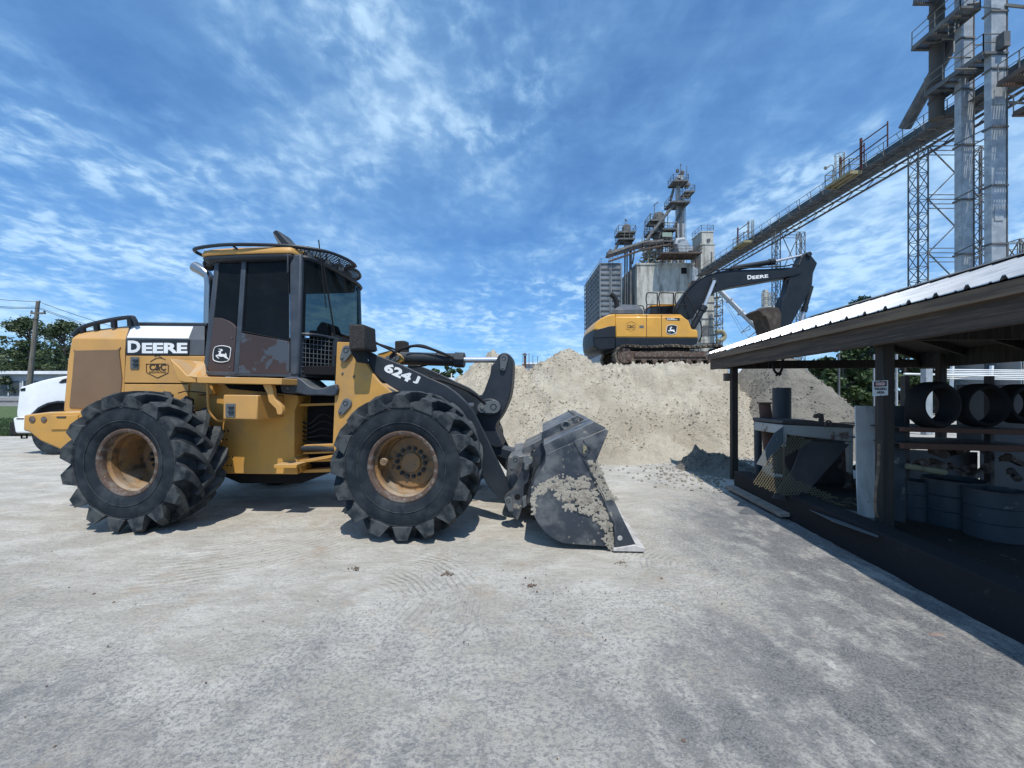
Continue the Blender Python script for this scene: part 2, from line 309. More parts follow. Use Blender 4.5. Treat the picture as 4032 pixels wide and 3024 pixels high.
def groundmat():
    m = bpy.data.materials.new('dusty_yard_ground'); m.use_nodes = True; t = NT(m.node_tree); p = t.n['Principled BSDF']
    co = t.new('ShaderNodeTexCoord').outputs['Object']; sp = t.new('ShaderNodeSeparateXYZ'); t.lk(co, sp.inputs[0]); X, Y = sp.outputs[0], sp.outputs[1]
    st = t.map(co, (1.25, .72, 1), (0, 0, R(-14)))           # streaks that run along the shed
    sl_ = t.map(co, (.78, 1.3, 1), (0, 0, R(-14)))          # streaks that run across on the left
    n1 = t.noise(co, .55, 7, .6, .4); n2 = t.noise(st, 1.7, 8, .65, .5); n3 = t.noise(sl_, 2.2, 8, .66, .6)
    # where the sand cover is thin the asphalt shows: towards the shed and in front of the camera
    edge = t.ramp(t.math('SUBTRACT', X, t.math('MULTIPLY', Y, .12)), .0, 2.6, 0, .34); near = t.ramp(Y, 3.8, 1.2, 0, .19)
    thin = t.math('ADD', t.math('ADD', edge, near), t.math('ADD', t.math('MULTIPLY', n1, .5), t.math('ADD', t.math('MULTIPLY', n2, .42), t.math('MULTIPLY', n3, .22))))
    thin = t.math('SUBTRACT', thin, t.ramp(Y, 4.2, 6.5, 0, .26)); m1 = t.ramp(thin, .64, .90)
    sand = t.mix(t.ramp(n3, .35, .68), (.39, .37, .325), (.53, .515, .47))
    fn = t.noise(sl_, 11, 9, .78, .3); sand = t.mix(t.ramp(fn, .50, .66, 0, .55), sand, (.27, .25, .215)); sand = t.mix(t.ramp(t.noise(co, 26, 6, .75), .54, .66, 0, .35), sand, (.60, .59, .56))
    sand = t.mix(t.ramp(t.noise(co, 2.3, 7, .66), .54, .70, 0, .5), sand, (.37, .285, .21))
    asph = t.mix(t.ramp(t.noise(co, 95, 3, .6), .42, .62), (.105, .108, .114), (.23, .232, .235))
    asph = t.mix(t.ramp(t.noise(st, 3.4, 10, .74, .2), .46, .62, 0, .9), asph, (.40, .39, .36))
    speck = t.math('MULTIPLY', t.ramp(t.noise(co, 46, 4, .75), .49, .57), t.ramp(thin, .46, .80, .0, .85))
    col = t.mix(t.math('MULTIPLY', m1, .97), sand, asph); col = t.mix(speck, col, (.21, .213, .215))
    dk = t.math('MULTIPLY', t.ramp(t.noise(sl_, 13, 7, .72, .4), .63, .74), t.ramp(n1, .42, .6)); col = t.mix(t.math('MULTIPLY', dk, .75), col, (.14, .11, .085))
    rs = t.math('MULTIPLY', t.ramp(t.noise(sl_, 2.6, 4, .6, .3), .68, .76), .5); col = t.mix(rs, col, (.40, .22, .15))
    wp = t.math('MULTIPLY', t.ramp(t.noise(st, 6.5, 5, .6), .67, .73), .7); col = t.mix(wp, col, (.56, .55, .51))
    t.put(p.inputs['Base Color'], col); p.inputs['Roughness'].default_value = .93; p.inputs['Specular IOR Level'].default_value = .2
    # tyre scrub marks: arcs left by a turning wheel
    def arc(cx, cy, r0, r1, per, ang, half, amp):
        dx = t.math('SUBTRACT', X, cx); dy = t.math('SUBTRACT', Y, cy)
        r = t.math('SQRT', t.math('ADD', t.math('MULTIPLY', dx, dx), t.math('MULTIPLY', dy, dy)))
        r_ = t.math('ADD', r, t.math('MULTIPLY', t.noise(co, 2.5, 3), .12))
        a = t.math('ABSOLUTE', t.math('SUBTRACT', t.math('ARCTAN2', dy, dx), ang))
        wv = t.math('SINE', t.math('MULTIPLY', r_, 2 * PI / per))
        mk = t.math('MULTIPLY', t.math('MULTIPLY', t.ramp(r, r0, r0 + .1), t.ramp(r, r1, r1 - .15)), t.ramp(a, half, half * .5))
        mk = t.math('MULTIPLY', mk, t.ramp(t.noise(co, 5, 4), .35, .55))
        return t.math('MULTIPLY', t.math('MULTIPLY', wv, mk), amp)
    arcs = t.math('ADD', arc(-1.15, 2.75, .2, 1.05, .05, .35, 1.1, .26), arc(-3.3, 4.9, 1.0, 2.1, .07, -.9, .8, .16))
    arcs = t.math('ADD', arcs, arc(1.6, 3.3, .1, .75, .05, 2.9, .9, .25))
    h = t.math('ADD', t.math('MULTIPLY', t.noise(co, 34, 6, .7), .55), t.math('ADD', t.math('MULTIPLY', t.noise(sl_, 8, 7, .7, .3), 1.1), arcs))
    t.lk(t.bump(h, .9, .026), p.inputs['Normal']); return m
GND = groundmat()
def sandmat(name, a, b, c):
    m = bpy.data.materials.new(name); m.use_nodes = True; t = NT(m.node_tree); p = t.n['Principled BSDF']
    co = t.new('ShaderNodeTexCoord').outputs['Object']
    col = t.mix(t.ramp(t.noise(co, .9, 6, .6), .35, .65), a, b)
    col = t.mix(t.ramp(t.noise(t.map(co, (1, 1, 1.3)), 15, 6, .8), .56, .70, 0, .8), col, c)
    t.put(p.inputs['Base Color'], col); p.inputs['Roughness'].default_value = .95; p.inputs['Specular IOR Level'].default_value = .1
    h = t.math('ADD', t.noise(co, 22, 7, .72), t.math('MULTIPLY', t.noise(co, 6, 5, .6), 1.2)); t.lk(t.bump(h, 1.0, .07), p.inputs['Normal']); return m
SAND = sandmat('pale_quarry_sand', (.46, .41, .325), (.59, .54, .44), (.25, .215, .16))
SANDG = sandmat('grey_sand', (.235, .22, .19), (.30, .28, .24), (.14, .125, .10))  # greyer and darker sand tones for the second pile and the heap
def leafmat(name, a, b):
    m = bpy.data.materials.new(name); m.use_nodes = True; t = NT(m.node_tree); p = t.n['Principled BSDF']
    co = t.new('ShaderNodeTexCoord').outputs['Object']; oi = t.new('ShaderNodeNewGeometry').outputs['Random Per Island']
    col = t.mix(oi, a, b); col = t.mix(t.ramp(t.noise(co, .7, 3), .4, .65, 0, .5), col, tuple(x * .6 for x in a))
    t.put(p.inputs['Base Color'], col); p.inputs['Roughness'].default_value = .6
    p.inputs['Subsurface Weight'].default_value = 0
    return m
LEAF = leafmat('leaves', (.035, .06, .022), (.085, .12, .045))
LEAFD = leafmat('dark_leaves', (.03, .055, .018), (.075, .125, .04))
GRS = mat('grass_ground', (.06, .105, .03), c2=(.12, .14, .05), s2=3, rough=.95, bump=.6, bs=30, bd=.04)
BALL = mat('rail_ballast', (.20, .20, .20), c2=(.13, .13, .13), s2=4, rough=.95, bump=.5, bs=10, bd=.05)
# ---------------- wheel loader ----------------
LP = Frame(-1.110, 3.83, 0, R(4.5)); WID = 2.75
loader = empty('wheel_loader', LP.loc(), -R(4.5), 'large yellow and dark grey wheel loader with a front bucket lowered on the sandy yard', 'wheel loader')

def make_tyre():
    b = MB(); prof = [(.335, .12), (.345, .075), (.38, .045), (.43, .022), (.50, .012), (.56, .016), (.62, .035), (.655, .085), (.674, .16), (.680, .23), (.682, .28)]
    full = prof + [(r, .56 - d) for r, d in prof[:-1][::-1]] + [(.335, .12)]
    loops = [[Vector((r * math.cos(a), d, r * math.sin(a))) for r, d in full[:-1]] for a in [2 * PI * k / 96 for k in range(96)]]
    n = len(full) - 1; vs = [p for l in loops for p in l]; fs = []
    for i in range(96):
        for j in range(n):
            i2 = (i + 1) % 96; j2 = (j + 1) % n; fs.append((i * n + j, i * n + j2, i2 * n + j2, i2 * n + j))
    b.add(vs, fs)
    for rr in (.455, .590):                          # moulded rings on the side wall
        dd = .013 if rr < .5 else .022
        b.tube([(rr * math.cos(2 * PI * k / 72), dd, rr * math.sin(2 * PI * k / 72)) for k in range(72)], .004, 5, closed=True)
    #      base r,d   top r,d    half widths   sweep
    sec = [(.585, .045, .600, .011, .112, .100, 0.0), (.640, .075, .728, .003, .085, .053, .0), (.665, .14, .762, .075, .066, .047, .07),
           (.672, .20, .770, .150, .056, .040, .17), (.676, .27, .772, .250, .052, .037, .33), (.676, .36, .768, .355, .048, .035, .52)]
    NL = 16
    for side in (0, 1):
        for i in range(NL):
            th0 = 2 * PI * (i + (.5 if side else 0) + .18) / NL; loops = []
            for rb, db, rt, dt, hb, ht, sw in sec:
                th = th0 - sw
                def pt(r, d, h):
                    x = r * math.cos(th) - h * math.sin(th); z = r * math.sin(th) + h * math.cos(th)
                    return Vector((x, d if not side else .56 - d, z))
                loops.append([pt(rb, db, -hb), pt(rt, dt, -ht), pt(rt, dt, ht), pt(rb, db, hb)])
            b.loft(loops)
    return b
def make_wheel(deep=0.0):
    D = .34 + deep
    b = MB(); b.lathe([(.0, D), (.30, D), (.305, .30), (.318, .24), (.305, .21), (.302, .15), (.318, .125), (.322, .085), (.345, .066), (.352, .060), (.357, .072), (.356, .11), (.34, .13), (.33, .2), (.33, .53), (.30, .53), (.0, .53)], 64)
    wh = b.build('wheel', YRIM, loader)
    make_tyre().build('tyre', TYR, wh, bevel=.007, smooth=40)
    b = MB(); b.lathe([(.318, .12), (.318, .07), (.330, .052), (.352, .046), (.366, .052), (.368, .075)], 64); b.build('rim_flange', RUST, wh)
    b = MB(); b.lathe([(.0, .325), (.262, .325), (.270, .333), (.270, .345)], 48)
    b.lathe([(.0, .296), (.1, .296), (.108, .303), (.108, .33)], 32); hb = b.build('hub', YRIM, wh); hb.location = (0, deep, 0)
    for i in range(14):
        bt = MB(); a = 2 * PI * i / 14; bt.lathe([(0, .290), (.013, .290), (.017, .296), (.021, .296), (.021, .326)], 10, (.152 * math.cos(a), 0, .152 * math.sin(a))); bt.build('hub_bolt', DKP, wh).location = (0, deep, 0)
    if deep: return wh
    b = MB(); b.lathe([(0, .13), (.035, .13), (.04, .14), (.04, .17), (.022, .18), (.022, .33)], 16, (-.235, 0, .02)); b.build('valve_guard', YRIM, wh)
    return wh
w0 = make_wheel(); w0.location = (0, 0, .760); w0.rotation_euler = (0, R(3), 0)
WB = 3.03
w1 = make_wheel(.15); w1.location = (-WB, 0, .760); w1.rotation_euler = (0, R(12), 0)
for x, y, rz, ry, src in ((0, WID, PI, 5, w0), (-WB, WID, PI, -9, w1)):
    c = copy_tree(src, loader); c.location = (x, y, .760); c.rotation_euler = (0, R(ry), rz)

# ---- rear hood
def loft_side(name, m, F, side, chtop, d0, d1, parent=loader, bevel=.008, wid=WID):
    """side: outline at depth d0; chtop: same outline with the chamfer's upper edge at depth d1; mirrored to the far side"""
    a = [F(x, y, d0) for x, y in side]; c = [F(x, y, d1) for x, y in chtop]
    c2 = [Vector((p.x, wid - d1, p.z)) for p in c]; a2 = [Vector((p.x, wid - d0, p.z)) for p in a]
    return MB().loft([a, c, c2, a2]).build(name, m, parent, bevel)
HD = .72
hood = loft_side('rear_hood', YEL, LP, [(283, 1331), (495, 1333), (489, 1622), (430, 1700), (251, 1618), (268, 1422)],
                 [(325, 1303), (512, 1281), (489, 1622), (430, 1700), (262, 1612), (281, 1422)], HD, HD + .17, bevel=.015)
P('grille_panel', GRL, LP, sm2([(292, 1386), (299, 1380), (460, 1377), (467, 1383), (469, 1600), (300, 1606), (277, 1604), (273, 1595), (283, 1490)], 2), HD - .012, HD + .02, hood, .004)
rl = MB()
for sd in (0, 1):
    f = (lambda x, y, d: LP(x, y, d)) if not sd else (lambda x, y, d: Vector((LP(x, y, d).x, WID - d, LP(x, y, d).z)))
    rl.tube(smoothpts([f(288, 1324, .80), f(325, 1289, .82), f(420, 1263, .82), f(512, 1249, .82), f(529, 1258, .82), f(538, 1277, .82)], 5), .028, 6)
    for x, y, y2 in ((325, 1287, 1312), (380, 1273, 1300), (448, 1257, 1290), (512, 1252, 1285)): rl.tube([f(x, y, .82), f(x + 2, y2, .84)], .034, 6)
rl.build('hood_guard_rail', DKP, hood, .004)
loft_side('centre_hood', GRYP, LP, [(495, 1333), (806, 1336), (806, 1400), (495, 1398)], [(512, 1281), (806, 1283), (806, 1400), (495, 1398)], HD + .005, HD + .175)
loft_side('hood_ridge_rail', DKP, LP, [(515, 1271), (815, 1274), (815, 1285), (513, 1284)], [(515, 1268), (815, 1271), (815, 1285), (513, 1284)], .895, .92)
# white chamfer panel lying on the hood shoulder
a = [LP(501, 1331, HD), LP(743, 1334, HD), LP(762, 1287, HD + .17), LP(521, 1285, HD + .17)]; nrm = (a[1] - a[0]).cross(a[3] - a[0]).normalized()
nrm = nrm if nrm.y < 0 else -nrm
MB().loft([[p + nrm * .008 for p in a], [p - nrm * .01 for p in a]]).build('white_hood_panel', WHT, loader, .002)
nb = P('name_band', BLKG, LP, [(498, 1337), (744, 1338), (742, 1397), (495, 1395)], HD - .008, HD + .01, loader, .002)
text('D', LP, (503, 1341, 553, 1389), HD - .0105, LET, nb, bold=.042)
text('EERE', LP, (559, 1350, 738, 1391), HD - .0105, LET, nb, bold=.042)
P('engine_side_door', YEL, LP, [(495, 1400), (810, 1402), (812, 1480), (742, 1509), (489, 1507)], HD, HD + .3, loader, .006)
P('lower_side_panel', YEL, LP, [(489, 1512), (742, 1514), (736, 1600), (488, 1700)], HD + .003, HD + .3, loader, .006)
def latch(F, x0, y0, x1, y1, d, parent):
    b = MB(); b.ext(F, rect(x0, y0, x1, y1), d - .012, d + .01); o = b.build('latch', PIN, parent, .004)
    b = MB(); b.ext(F, rect(x0 + (x1 - x0) * .25, y0 + (y1 - y0) * .2, x1 - (x1 - x0) * .2, y0 + (y1 - y0) * .36), d - .03, d - .01)
    b.ext(F, rect(x0 + (x1 - x0) * .25, y0 + (y1 - y0) * .55, x1 - (x1 - x0) * .2, y0 + (y1 - y0) * .7), d - .03, d - .01)
    b.build('latch_handle', DKP, o, .003); return o
latch(LP, 512, 1405, 545, 1453, HD, loader)
def hexlogo(F, cx, cy, r, d, parent, full=True):
    b = MB(); pts = [(cx + r * math.cos(R(a)), cy + r * math.sin(R(a))) for a in (-90, -30, 30, 90, 150, 210)]
    if full: L = [F(x, y, d) for x, y in pts]; b.tube(L, .006 * r / 45, 4, closed=True)
    else:
        L = [F(x, y, d) for x, y in [(576, 1433), (577, 1466), (620, 1488), (662, 1468), (663, 1438), (650, 1432), (576, 1433)]]; b.tube(L, .0042, 4)
        b.tube([F(x, y, d) for x, y in [(608, 1404), (620, 1399), (638, 1408)]], .003, 4)
    b.tube([F(cx - r * .62 + r * 1.3 * t, cy - r * (.42 + .35 * math.sin(t * 2.6)), d) for t in [i / 8 for i in range(9)]], .004 * r / 45, 4)
    return b.build('company_emblem', LETK, parent, 0)
em = hexlogo(LP, 620, 1443, 45, HD - .003, loader, False)
text('C&C', LP, (588, 1433, 653, 1459), HD - .003, LETK, em, bold=.03)
text('EXCAVATING', LP, (588, 1462, 652, 1469), HD - .003, LETK, em)

# ---- counterweight
cw = P('counterweight', YELF, LP, [(92, 1634), (190, 1622), (330, 1620), (345, 1800), (262, 1782), (157, 1736), (112, 1701), (90, 1697)], .42, 2.33, loader, .02)
P('recessed_lamp', RUST, LP, [(125 + 12 * math.cos(a), 1652 + 13 * math.sin(a)) for a in [2 * PI * i / 14 for i in range(14)]], .412, .43, cw, 0)
P('recessed_lamp', RUST, LP, [(171 + 11 * math.cos(a), 1652 + 12 * math.sin(a)) for a in [2 * PI * i / 14 for i in range(14)]], .412, .43, cw, 0)
P('counterweight_cover', YELF, LP, [(195, 1637), (305, 1634), (305, 1690), (198, 1692)], .405, .43, cw, .004)
P('grab_slot', DKP, LP, rect(222, 1640, 258, 1645), .398, .41, cw, 0)

# ---- rear frame, articulation, floor
P('rear_frame', YELF, LP, [(738, 1500), (870, 1500), (900, 1530), (1174, 1556), (1173, 1582), (1159, 1617), (1158, 1798), (1170, 1812), (1170, 1868), (884, 1865), (820, 1800), (700, 1700)], .74, 2.0, loader, .01)
b = MB()
for r_ in range(5):
    for c_ in range(3):
        p = LP(868 + c_ * 15 + 36 * (r_ > 2) - 6 * r_, 1697 + r_ * 34, .738); b.lathe([(0, -.008), (.008, -.006), (.012, 0), (.012, .003)], 8, p)
b.build('frame_bolts', LETK, loader, 0)
P('step_tab', YELF, LP, [(1078, 1830), (1170, 1829), (1166, 1843), (1079, 1843)], .55, .74, loader, .003)
P('axle_and_transmission', DARK, LP, [(700, 1640), (1330, 1640), (1330, 1850), (1180, 1905), (940, 1905), (860, 1870), (600, 1880), (430, 1800), (440, 1700)], 1.05, 1.75, loader, .03)
P('articulation_well', DARK, LP, [(1155, 1548), (1330, 1548), (1330, 1830), (1160, 1830)], 1.0, 1.8, loader, .01)
art = MB()
for y0, y1, d in ((1753, 1762, .80), (1781, 1788, .82), (1810, 1820, .85), (1850, 1862, .9)): art.ext(LP, [(1195, y0), (1330, y0 - 6), (1330, y1 - 4), (1192, y1)], d, d + .5)
art.ext(LP, [(1170, 1815), (1330, 1788), (1330, 1798), (1172, 1828)], .78, 1.0)
art.build('articulation_hinge', YELF, loader, .004)
b = MB(); b.tube([LP(1190, 1766, .78), LP(1235, 1764, .78), LP(1330, 1770, .8)], .03, 10); b.build('steering_cylinder', DKP, loader)
P('hinge_crossbar', YELF, LP, [(1174, 1590), (1327, 1586), (1327, 1595), (1174, 1600)], .8, .9, loader, .003)
hs = MB()
for i in range(6):
    y = 1640 + i * 22; hs.tube(smoothpts([LP(1165, y, .98), LP(1215, y + 30 - i * 5, .88), LP(1270, y - 10 + i * 6, .9), LP(1330, y + 18, .98)], 4), .011, 6)
hs.build('articulation_hoses', BLK, loader)

# ---- platform, toolbox, ladder bracket
FEN = .28
fd = MB(); a = [LP(669, 1412, .70), LP(812, 1425, .64), LP(816, 1479, .62), LP(772, 1484, FEN), LP(735, 1478, FEN + .02), LP(706, 1446, .52)]
fd.loft([a, [p + Vector((0, .01, -.03)) for p in a]]); fd.build('rear_fender', YEL, loader, .004)
P('fender_lip', YEL, LP, [(669, 1412), (706, 1446), (735, 1478), (772, 1483), (772, 1507), (728, 1506), (700, 1500)], FEN + .015, FEN + .3, loader, .008)
P('platform', YEL, LP, [(775, 1483), (1020, 1487), (1109, 1490), (1109, 1514), (1019, 1513), (775, 1508)], FEN, .95, loader, .006)
P('ladder_bracket', YEL, LP, sm2([(1034, 1514), (1068, 1514), (1076, 1548), (1082, 1572), (1108, 1600), (1110, 1630), (1090, 1631), (1086, 1610), (1058, 1582), (1052, 1550)], 2), .34, .40, loader, .006)
tb = P('toolbox', YEL, LP, [(879, 1554), (1014, 1556), (1012, 1653), (877, 1650)], .30, .74, loader, .012)
latch(LP, 887, 1589, 924, 1643, .30, tb)
b = MB(); b.tube(smoothpts([LP(817, 1510, .40), LP(818, 1560, .42), LP(822, 1610, .45), LP(850, 1652, .5), LP(886, 1656, .6)], 5), .014, 8); b.build('handrail', YEL, loader)
b = MB(); b.tube(smoothpts([LP(702, 1548, .60), LP(740, 1540, .6), LP(815, 1548, .58)], 4), .007, 6); b.tube(smoothpts([LP(820, 1510, .6), LP(815, 1548, .58), LP(790, 1556, .6)], 4), .007, 6); b.build('cable', BLK, loader)
P('valve_box', YELF, LP, rect(755, 1512, 836, 1552), .66, .9, loader, .005)

# ---- cab
CD = .60; CFAR = 2 * 1.32 - CD                                                       # depth of the near side of the cab
cab = P('cab_sill', DKF, LP, [(799, 1440), (816, 1462), (1139, 1468), (1174, 1471), (1174, 1490), (1139, 1489), (1109, 1484), (816, 1479), (795, 1458)], CD - .006, CFAR, loader, .008)
cab.name = 'cab'
def cabp(name, m, pts, d0=CD, d1=CD + .05, bevel=.006): return P(name, m, LP, pts, d0, d1, cab, bevel)
cabp('rear_pillar', DKF, [(846, 1010), (864, 1010), (836, 1300), (818, 1458), (799, 1452), (823, 1225)], CD, CD + .07, .012)
cabp('rear_pillar', DKF, [(846, 1010), (864, 1010), (836, 1300), (818, 1458), (799, 1452), (823, 1225)], CFAR - .07, CFAR, .012)
cabp('middle_pillar', DKF, [(951, 1010), (969, 1010), (951, 1290), (938, 1474), (919, 1474), (932, 1290)], CD - .012, CD + .05, .006)
cabp('door_pillar', DKF, [(1139, 1001), (1187, 998), (1180, 1310), (1174, 1478), (1140, 1478)], CD - .02, CD + .10, .022)
cabp('door_pillar', DKF, [(1139, 1001), (1187, 998), (1180, 1310), (1174, 1478), (1140, 1478)], CFAR - .1, CFAR, .02)
cabp('quarter_window', GLS, [(864, 1012), (951, 1012), (930, 1288), (899, 1264), (840, 1249)], CD + .012, CD + .02, 0)
cabp('door_window', GLS, [(969, 1012), (1139, 1005), (1139, 1341), (950, 1303)], CD + .012, CD + .02, 0)
qp = cabp('quarter_panel', BRN2, [(840, 1250), (870, 1252), (899, 1263), (918, 1275), (930, 1290), (918, 1472), (830, 1468), (817, 1454)], CD - .004, CD + .04, .006)
dp = cabp('door', BRN, [(948, 1309), (1139, 1344), (1139, 1474), (934, 1472)], CD - .008, CD + .04, .008)
bt = MB()
for x, y in ((916, 1331), (956, 1331), (907, 1446), (947, 1448)): bt.lathe([(0, -.016), (.008, -.014), (.010, 0)], 8, LP(x, y, CD))
bt.build('door_rivets', PIN, dp, 0)
b = MB(); b.tube([LP(1134, 1074, CD - .05), LP(1134, 990, CD - .05), LP(1130, 980, CD - .04), LP(1122, 980, CD)], .012, 8); b.build('grab_handle', DKP, cab)
b = MB(); b.tube([LP(950, 1303, CD - .004), LP(1139, 1341, CD - .004)], .008, 4); b.tube([LP(969, 1012, CD - .004), LP(950, 1303, CD - .004)], .006, 4); b.tube([LP(1138, 1007, CD - .004), LP(1138, 1341, CD - .004)], .006, 4); b.build('window_seal', BLK, cab)
# leaping-deer emblem
def deer(F, x0, y0, x1, y1, d, parent, back=True):
    U = lambda x, y: (x0 + (x - 310) / 1410 * (x1 - x0), y0 + (y - 190) / 1310 * (y1 - y0))
    ring = [(450, 360), (700, 240), (1010, 200), (1350, 240), (1700, 380), (1690, 700), (1660, 1000), (1560, 1350), (1300, 1440), (1010, 1480), (650, 1440), (370, 1310), (330, 1000), (350, 700)]
    pts = smoothpts([Vector((*U(x, y), 0)) for x, y in ring], 3, True)
    if back: e = MB().ext(F, [(p.x, p.y) for p in pts], d, d + .004).build('deer_emblem', BLKG, parent)
    sc = (F(x1, y0, d) - F(x0, y0, d)).length
    b = MB(); b.tube([F(p.x, p.y, d - .001) for p in pts], sc * .022, 5, closed=True)
    body = [(720, 640), (900, 575), (950, 510), (860, 500), (720, 530), (830, 490), (740, 420), (880, 470), (990, 440), (1030, 500), (1100, 555), (1060, 600), (975, 620), (940, 700), (940, 820), (1050, 840), (1180, 840), (1290, 870), (1270, 750), (1330, 790), (1370, 880), (1370, 1000), (1420, 1110), (1510, 1200), (1580, 1340), (1520, 1290), (1420, 1210), (1260, 1150), (1160, 1050), (950, 1060), (780, 1020), (610, 970), (690, 1080), (800, 1190), (770, 1210), (620, 1100), (530, 990), (540, 920), (740, 890), (790, 780), (820, 690), (720, 690)]
    b.ext(F, [U(x, y) for x, y in body], d - .004, d); b.build('deer_figure', LET, e)
deer(LP, 838, 1361, 909, 1427, CD - .011, qp)
# curved front glass: one sheet bent from the near door pillar round the nose to the far door pillar
FD = 1.02; CYM = 1.32; CFAR = 2 * CYM - CD
uB = LP(1186, 1100, CD + .03).x; uC = LP(1368, 1200, CYM).x
zt0 = LP(1188, 1008, CD).z - .01; zb0 = LP(1186, 1316, CD + .03).z; zb1 = LP(1368, 1338, CYM).z + .05
gp = []
for i in range(25):
    a = PI * i / 24; s_ = math.sin(a) ** .75; gp.append((uB + (uC - uB) * s_, CYM - (CYM - CD - .03) * math.copysign(abs(math.cos(a)) ** .8, math.cos(a)), s_))
MB().loft([[Vector((x, y, zb0 + (zb1 - zb0) * 0)) for x, y, s_ in gp], [Vector((x - .05 * s_, y, zt0)) for x, y, s_ in gp]], caps=False, closed=False).build('front_window', GLC, cab, 0)
b = MB(); b.tube([Vector((x, y, zb0)) for x, y, s_ in gp], .022, 6); b.build('window_frame', DKP, cab); b = MB(); b.tube([Vector((x - .05 * s_, y, zt0)) for x, y, s_ in gp], .03, 6); b.build('window_frame', DKP, cab)
b = MB(); b.tube([Vector((gp[9][0] + .02, gp[9][1] - .02, zb0 + .05)), Vector((gp[6][0] + .02, gp[6][1] - .03, zb0 + .95))], .010, 5); b.tube([Vector((gp[7][0] + .02, gp[7][1] - .03, zb0 + .35)), Vector((gp[5][0] + .02, gp[5][1] - .03, zb0 + 1.15))], .007, 5); b.build('wiper', BLK, cab)
# lower front corner with a wire guard
lo = [LP(1174, 1312, CD + .02), LP(1174, 1480, CD + .02), LP(1322, 1486, FD - .06), LP(1328, 1333, FD - .06)]
fr = MB()
fr.tube([lo[0], lo[3]], .022, 4); fr.tube([lo[1], lo[2]], .02, 4); fr.tube([lo[0], lo[1]], .02, 4); fr.tube([lo[3], lo[2]], .055, 4)
fr.build('guard_frame', DKP, cab, .003)
g = MB(); A = lambda s, t: (lo[0].lerp(lo[3], s)).lerp(lo[1].lerp(lo[2], s), t) + Vector((0, -.012, 0))
for i in range(1, 9): g.tube([A(i / 10, .05), A(i / 10, .95)], .0042, 4)
for i in range(1, 9): g.tube([A(.04, i / 9), A(.88, i / 9)], .0042, 4)
g.build('wire_guard', PIN, cab, 0)
MB().loft([[LP(1174, 1350, CD + .12), LP(1174, 1484, CD + .12), LP(1322, 1486, FD), LP(1328, 1350, FD)], [LP(1174, 1350, CD + .12) + Vector((0, .03, 0)), LP(1174, 1484, CD + .12) + Vector((0, .03, 0)), LP(1322, 1486, FD) + Vector((0, .03, 0)), LP(1328, 1350, FD) + Vector((0, .03, 0))]]).build('inner_kick_panel', DARK, cab)
P('front_skirt', DKF, LP, sm2([(1109, 1490), (1170, 1486), (1200, 1505), (1225, 1524), (1264, 1530), (1322, 1512), (1322, 1556), (1264, 1556), (1206, 1556), (1170, 1548), (1109, 1545)], 2), CD - .05, CD + .35, loader, .012)
sk = MB()
for y in (1504, 1528): sk.lathe([(0, -.012), (.016, -.01), (.02, 0)], 10, LP(1134, y, CD - .05))
sk.build('skirt_bolts', PIN, loader)
P('cab_underside', DARK, LP, [(890, 1512), (1330, 1530), (1330, 1560), (890, 1556)], .75, 2.0, loader, .01)
# interior
P('seat', DARK, LP, [(1000, 1200), (1030, 1195), (1045, 1330), (1110, 1340), (1110, 1400), (990, 1400)], 1.15, 1.6, cab, .03)
b = MB(); b.ext(LP, [(980, 1120), (1000, 1130), (1074, 1210), (1074, 1250), (1010, 1190), (975, 1150)], .95, .98); b.build('console', PIN, cab, .005)
P('steering_column', GRYP, LP, [(1245, 1290), (1262, 1266), (1290, 1272), (1310, 1330), (1310, 1380), (1240, 1380)], 1.2, 1.5, cab, .02)
P('rear_cab_wall', DARK, LP, [(850, 1010), (875, 1010), (850, 1460), (825, 1460)], CD + .1, CFAR - .1, cab, .01)
P('cab_floor', DARK, LP, [(830, 1440), (1330, 1440), (1330, 1478), (830, 1470)], CD + .06, CFAR - .06, cab, .01)
P('far_cab_side', DARK, LP, [(960, 1000), (975, 1000), (950, 1470), (935, 1470)], CFAR - .05, CFAR, cab, .01)

P('far_door', DARK, LP, [(948, 1309), (1139, 1330), (1300, 1330), (1300, 1474), (934, 1472)], CFAR - .04, CFAR, cab, 0)
P('far_window', GLS, LP, [(960, 1010), (1139, 1010), (1139, 1330), (950, 1310)], CFAR - .03, CFAR - .02, cab, 0)
P('dashboard', DARK, LP, [(1215, 1300), (1300, 1300), (1325, 1345), (1325, 1470), (1215, 1470)], .95, 1.8, cab, .02)
# roof: plan outline, slab with rounded edge
def plan(pts_px, z, mirror=True):
    o = []
    for x, y in pts_px:
        Y = (z - CH) * FP / (HY - y); o.append(LP.inv(((x - CX) / FP * Y, Y, z)))
    return o
ZR = 3.24
ring = plan([(812, 1012), (769, 990), (783, 976), (903, 963), (1098, 966), (1206, 976), (1297, 994), (1369, 1023), (1400, 1048)], ZR)
ring = [p for p in ring]; far = [Vector((p.x - .10, 2 * 1.32 - p.y, p.z)) for p in ring[::-1]]
loop = smoothpts(ring + far[0:], 4)
b = MB(); b.tube(loop, .021, 8); b.build('roof_rail', DKP, cab)
zt = 3.235; rx0 = LP(823, 990, CD).x; rx1 = LP(1120, 990, CD).x; rx2 = rx1 + .30
pl = [(rx0 + .05, CD - .06), (rx1, CD - .07), (rx1 + .14, CD + .0), (rx2 - .06, CD + .25), (rx2, 1.32), (rx2 - .06, CFAR - .25), (rx1 + .14, CFAR), (rx1, CFAR + .07), (rx0 + .05, CFAR + .06), (rx0 - .06, CFAR - .1), (rx0 - .08, 1.32), (rx0 - .06, CD + .1)]
pl = [(p.x, p.y) for p in smoothpts([(x, y, 0) for x, y in pl], 3, True)]
cxr = sum(p[0] for p in pl) / len(pl); cyr = 1.32
def ringz(k, z): return [Vector((cxr + (x - cxr) * k, cyr + (y - cyr) * k, z)) for x, y in pl]
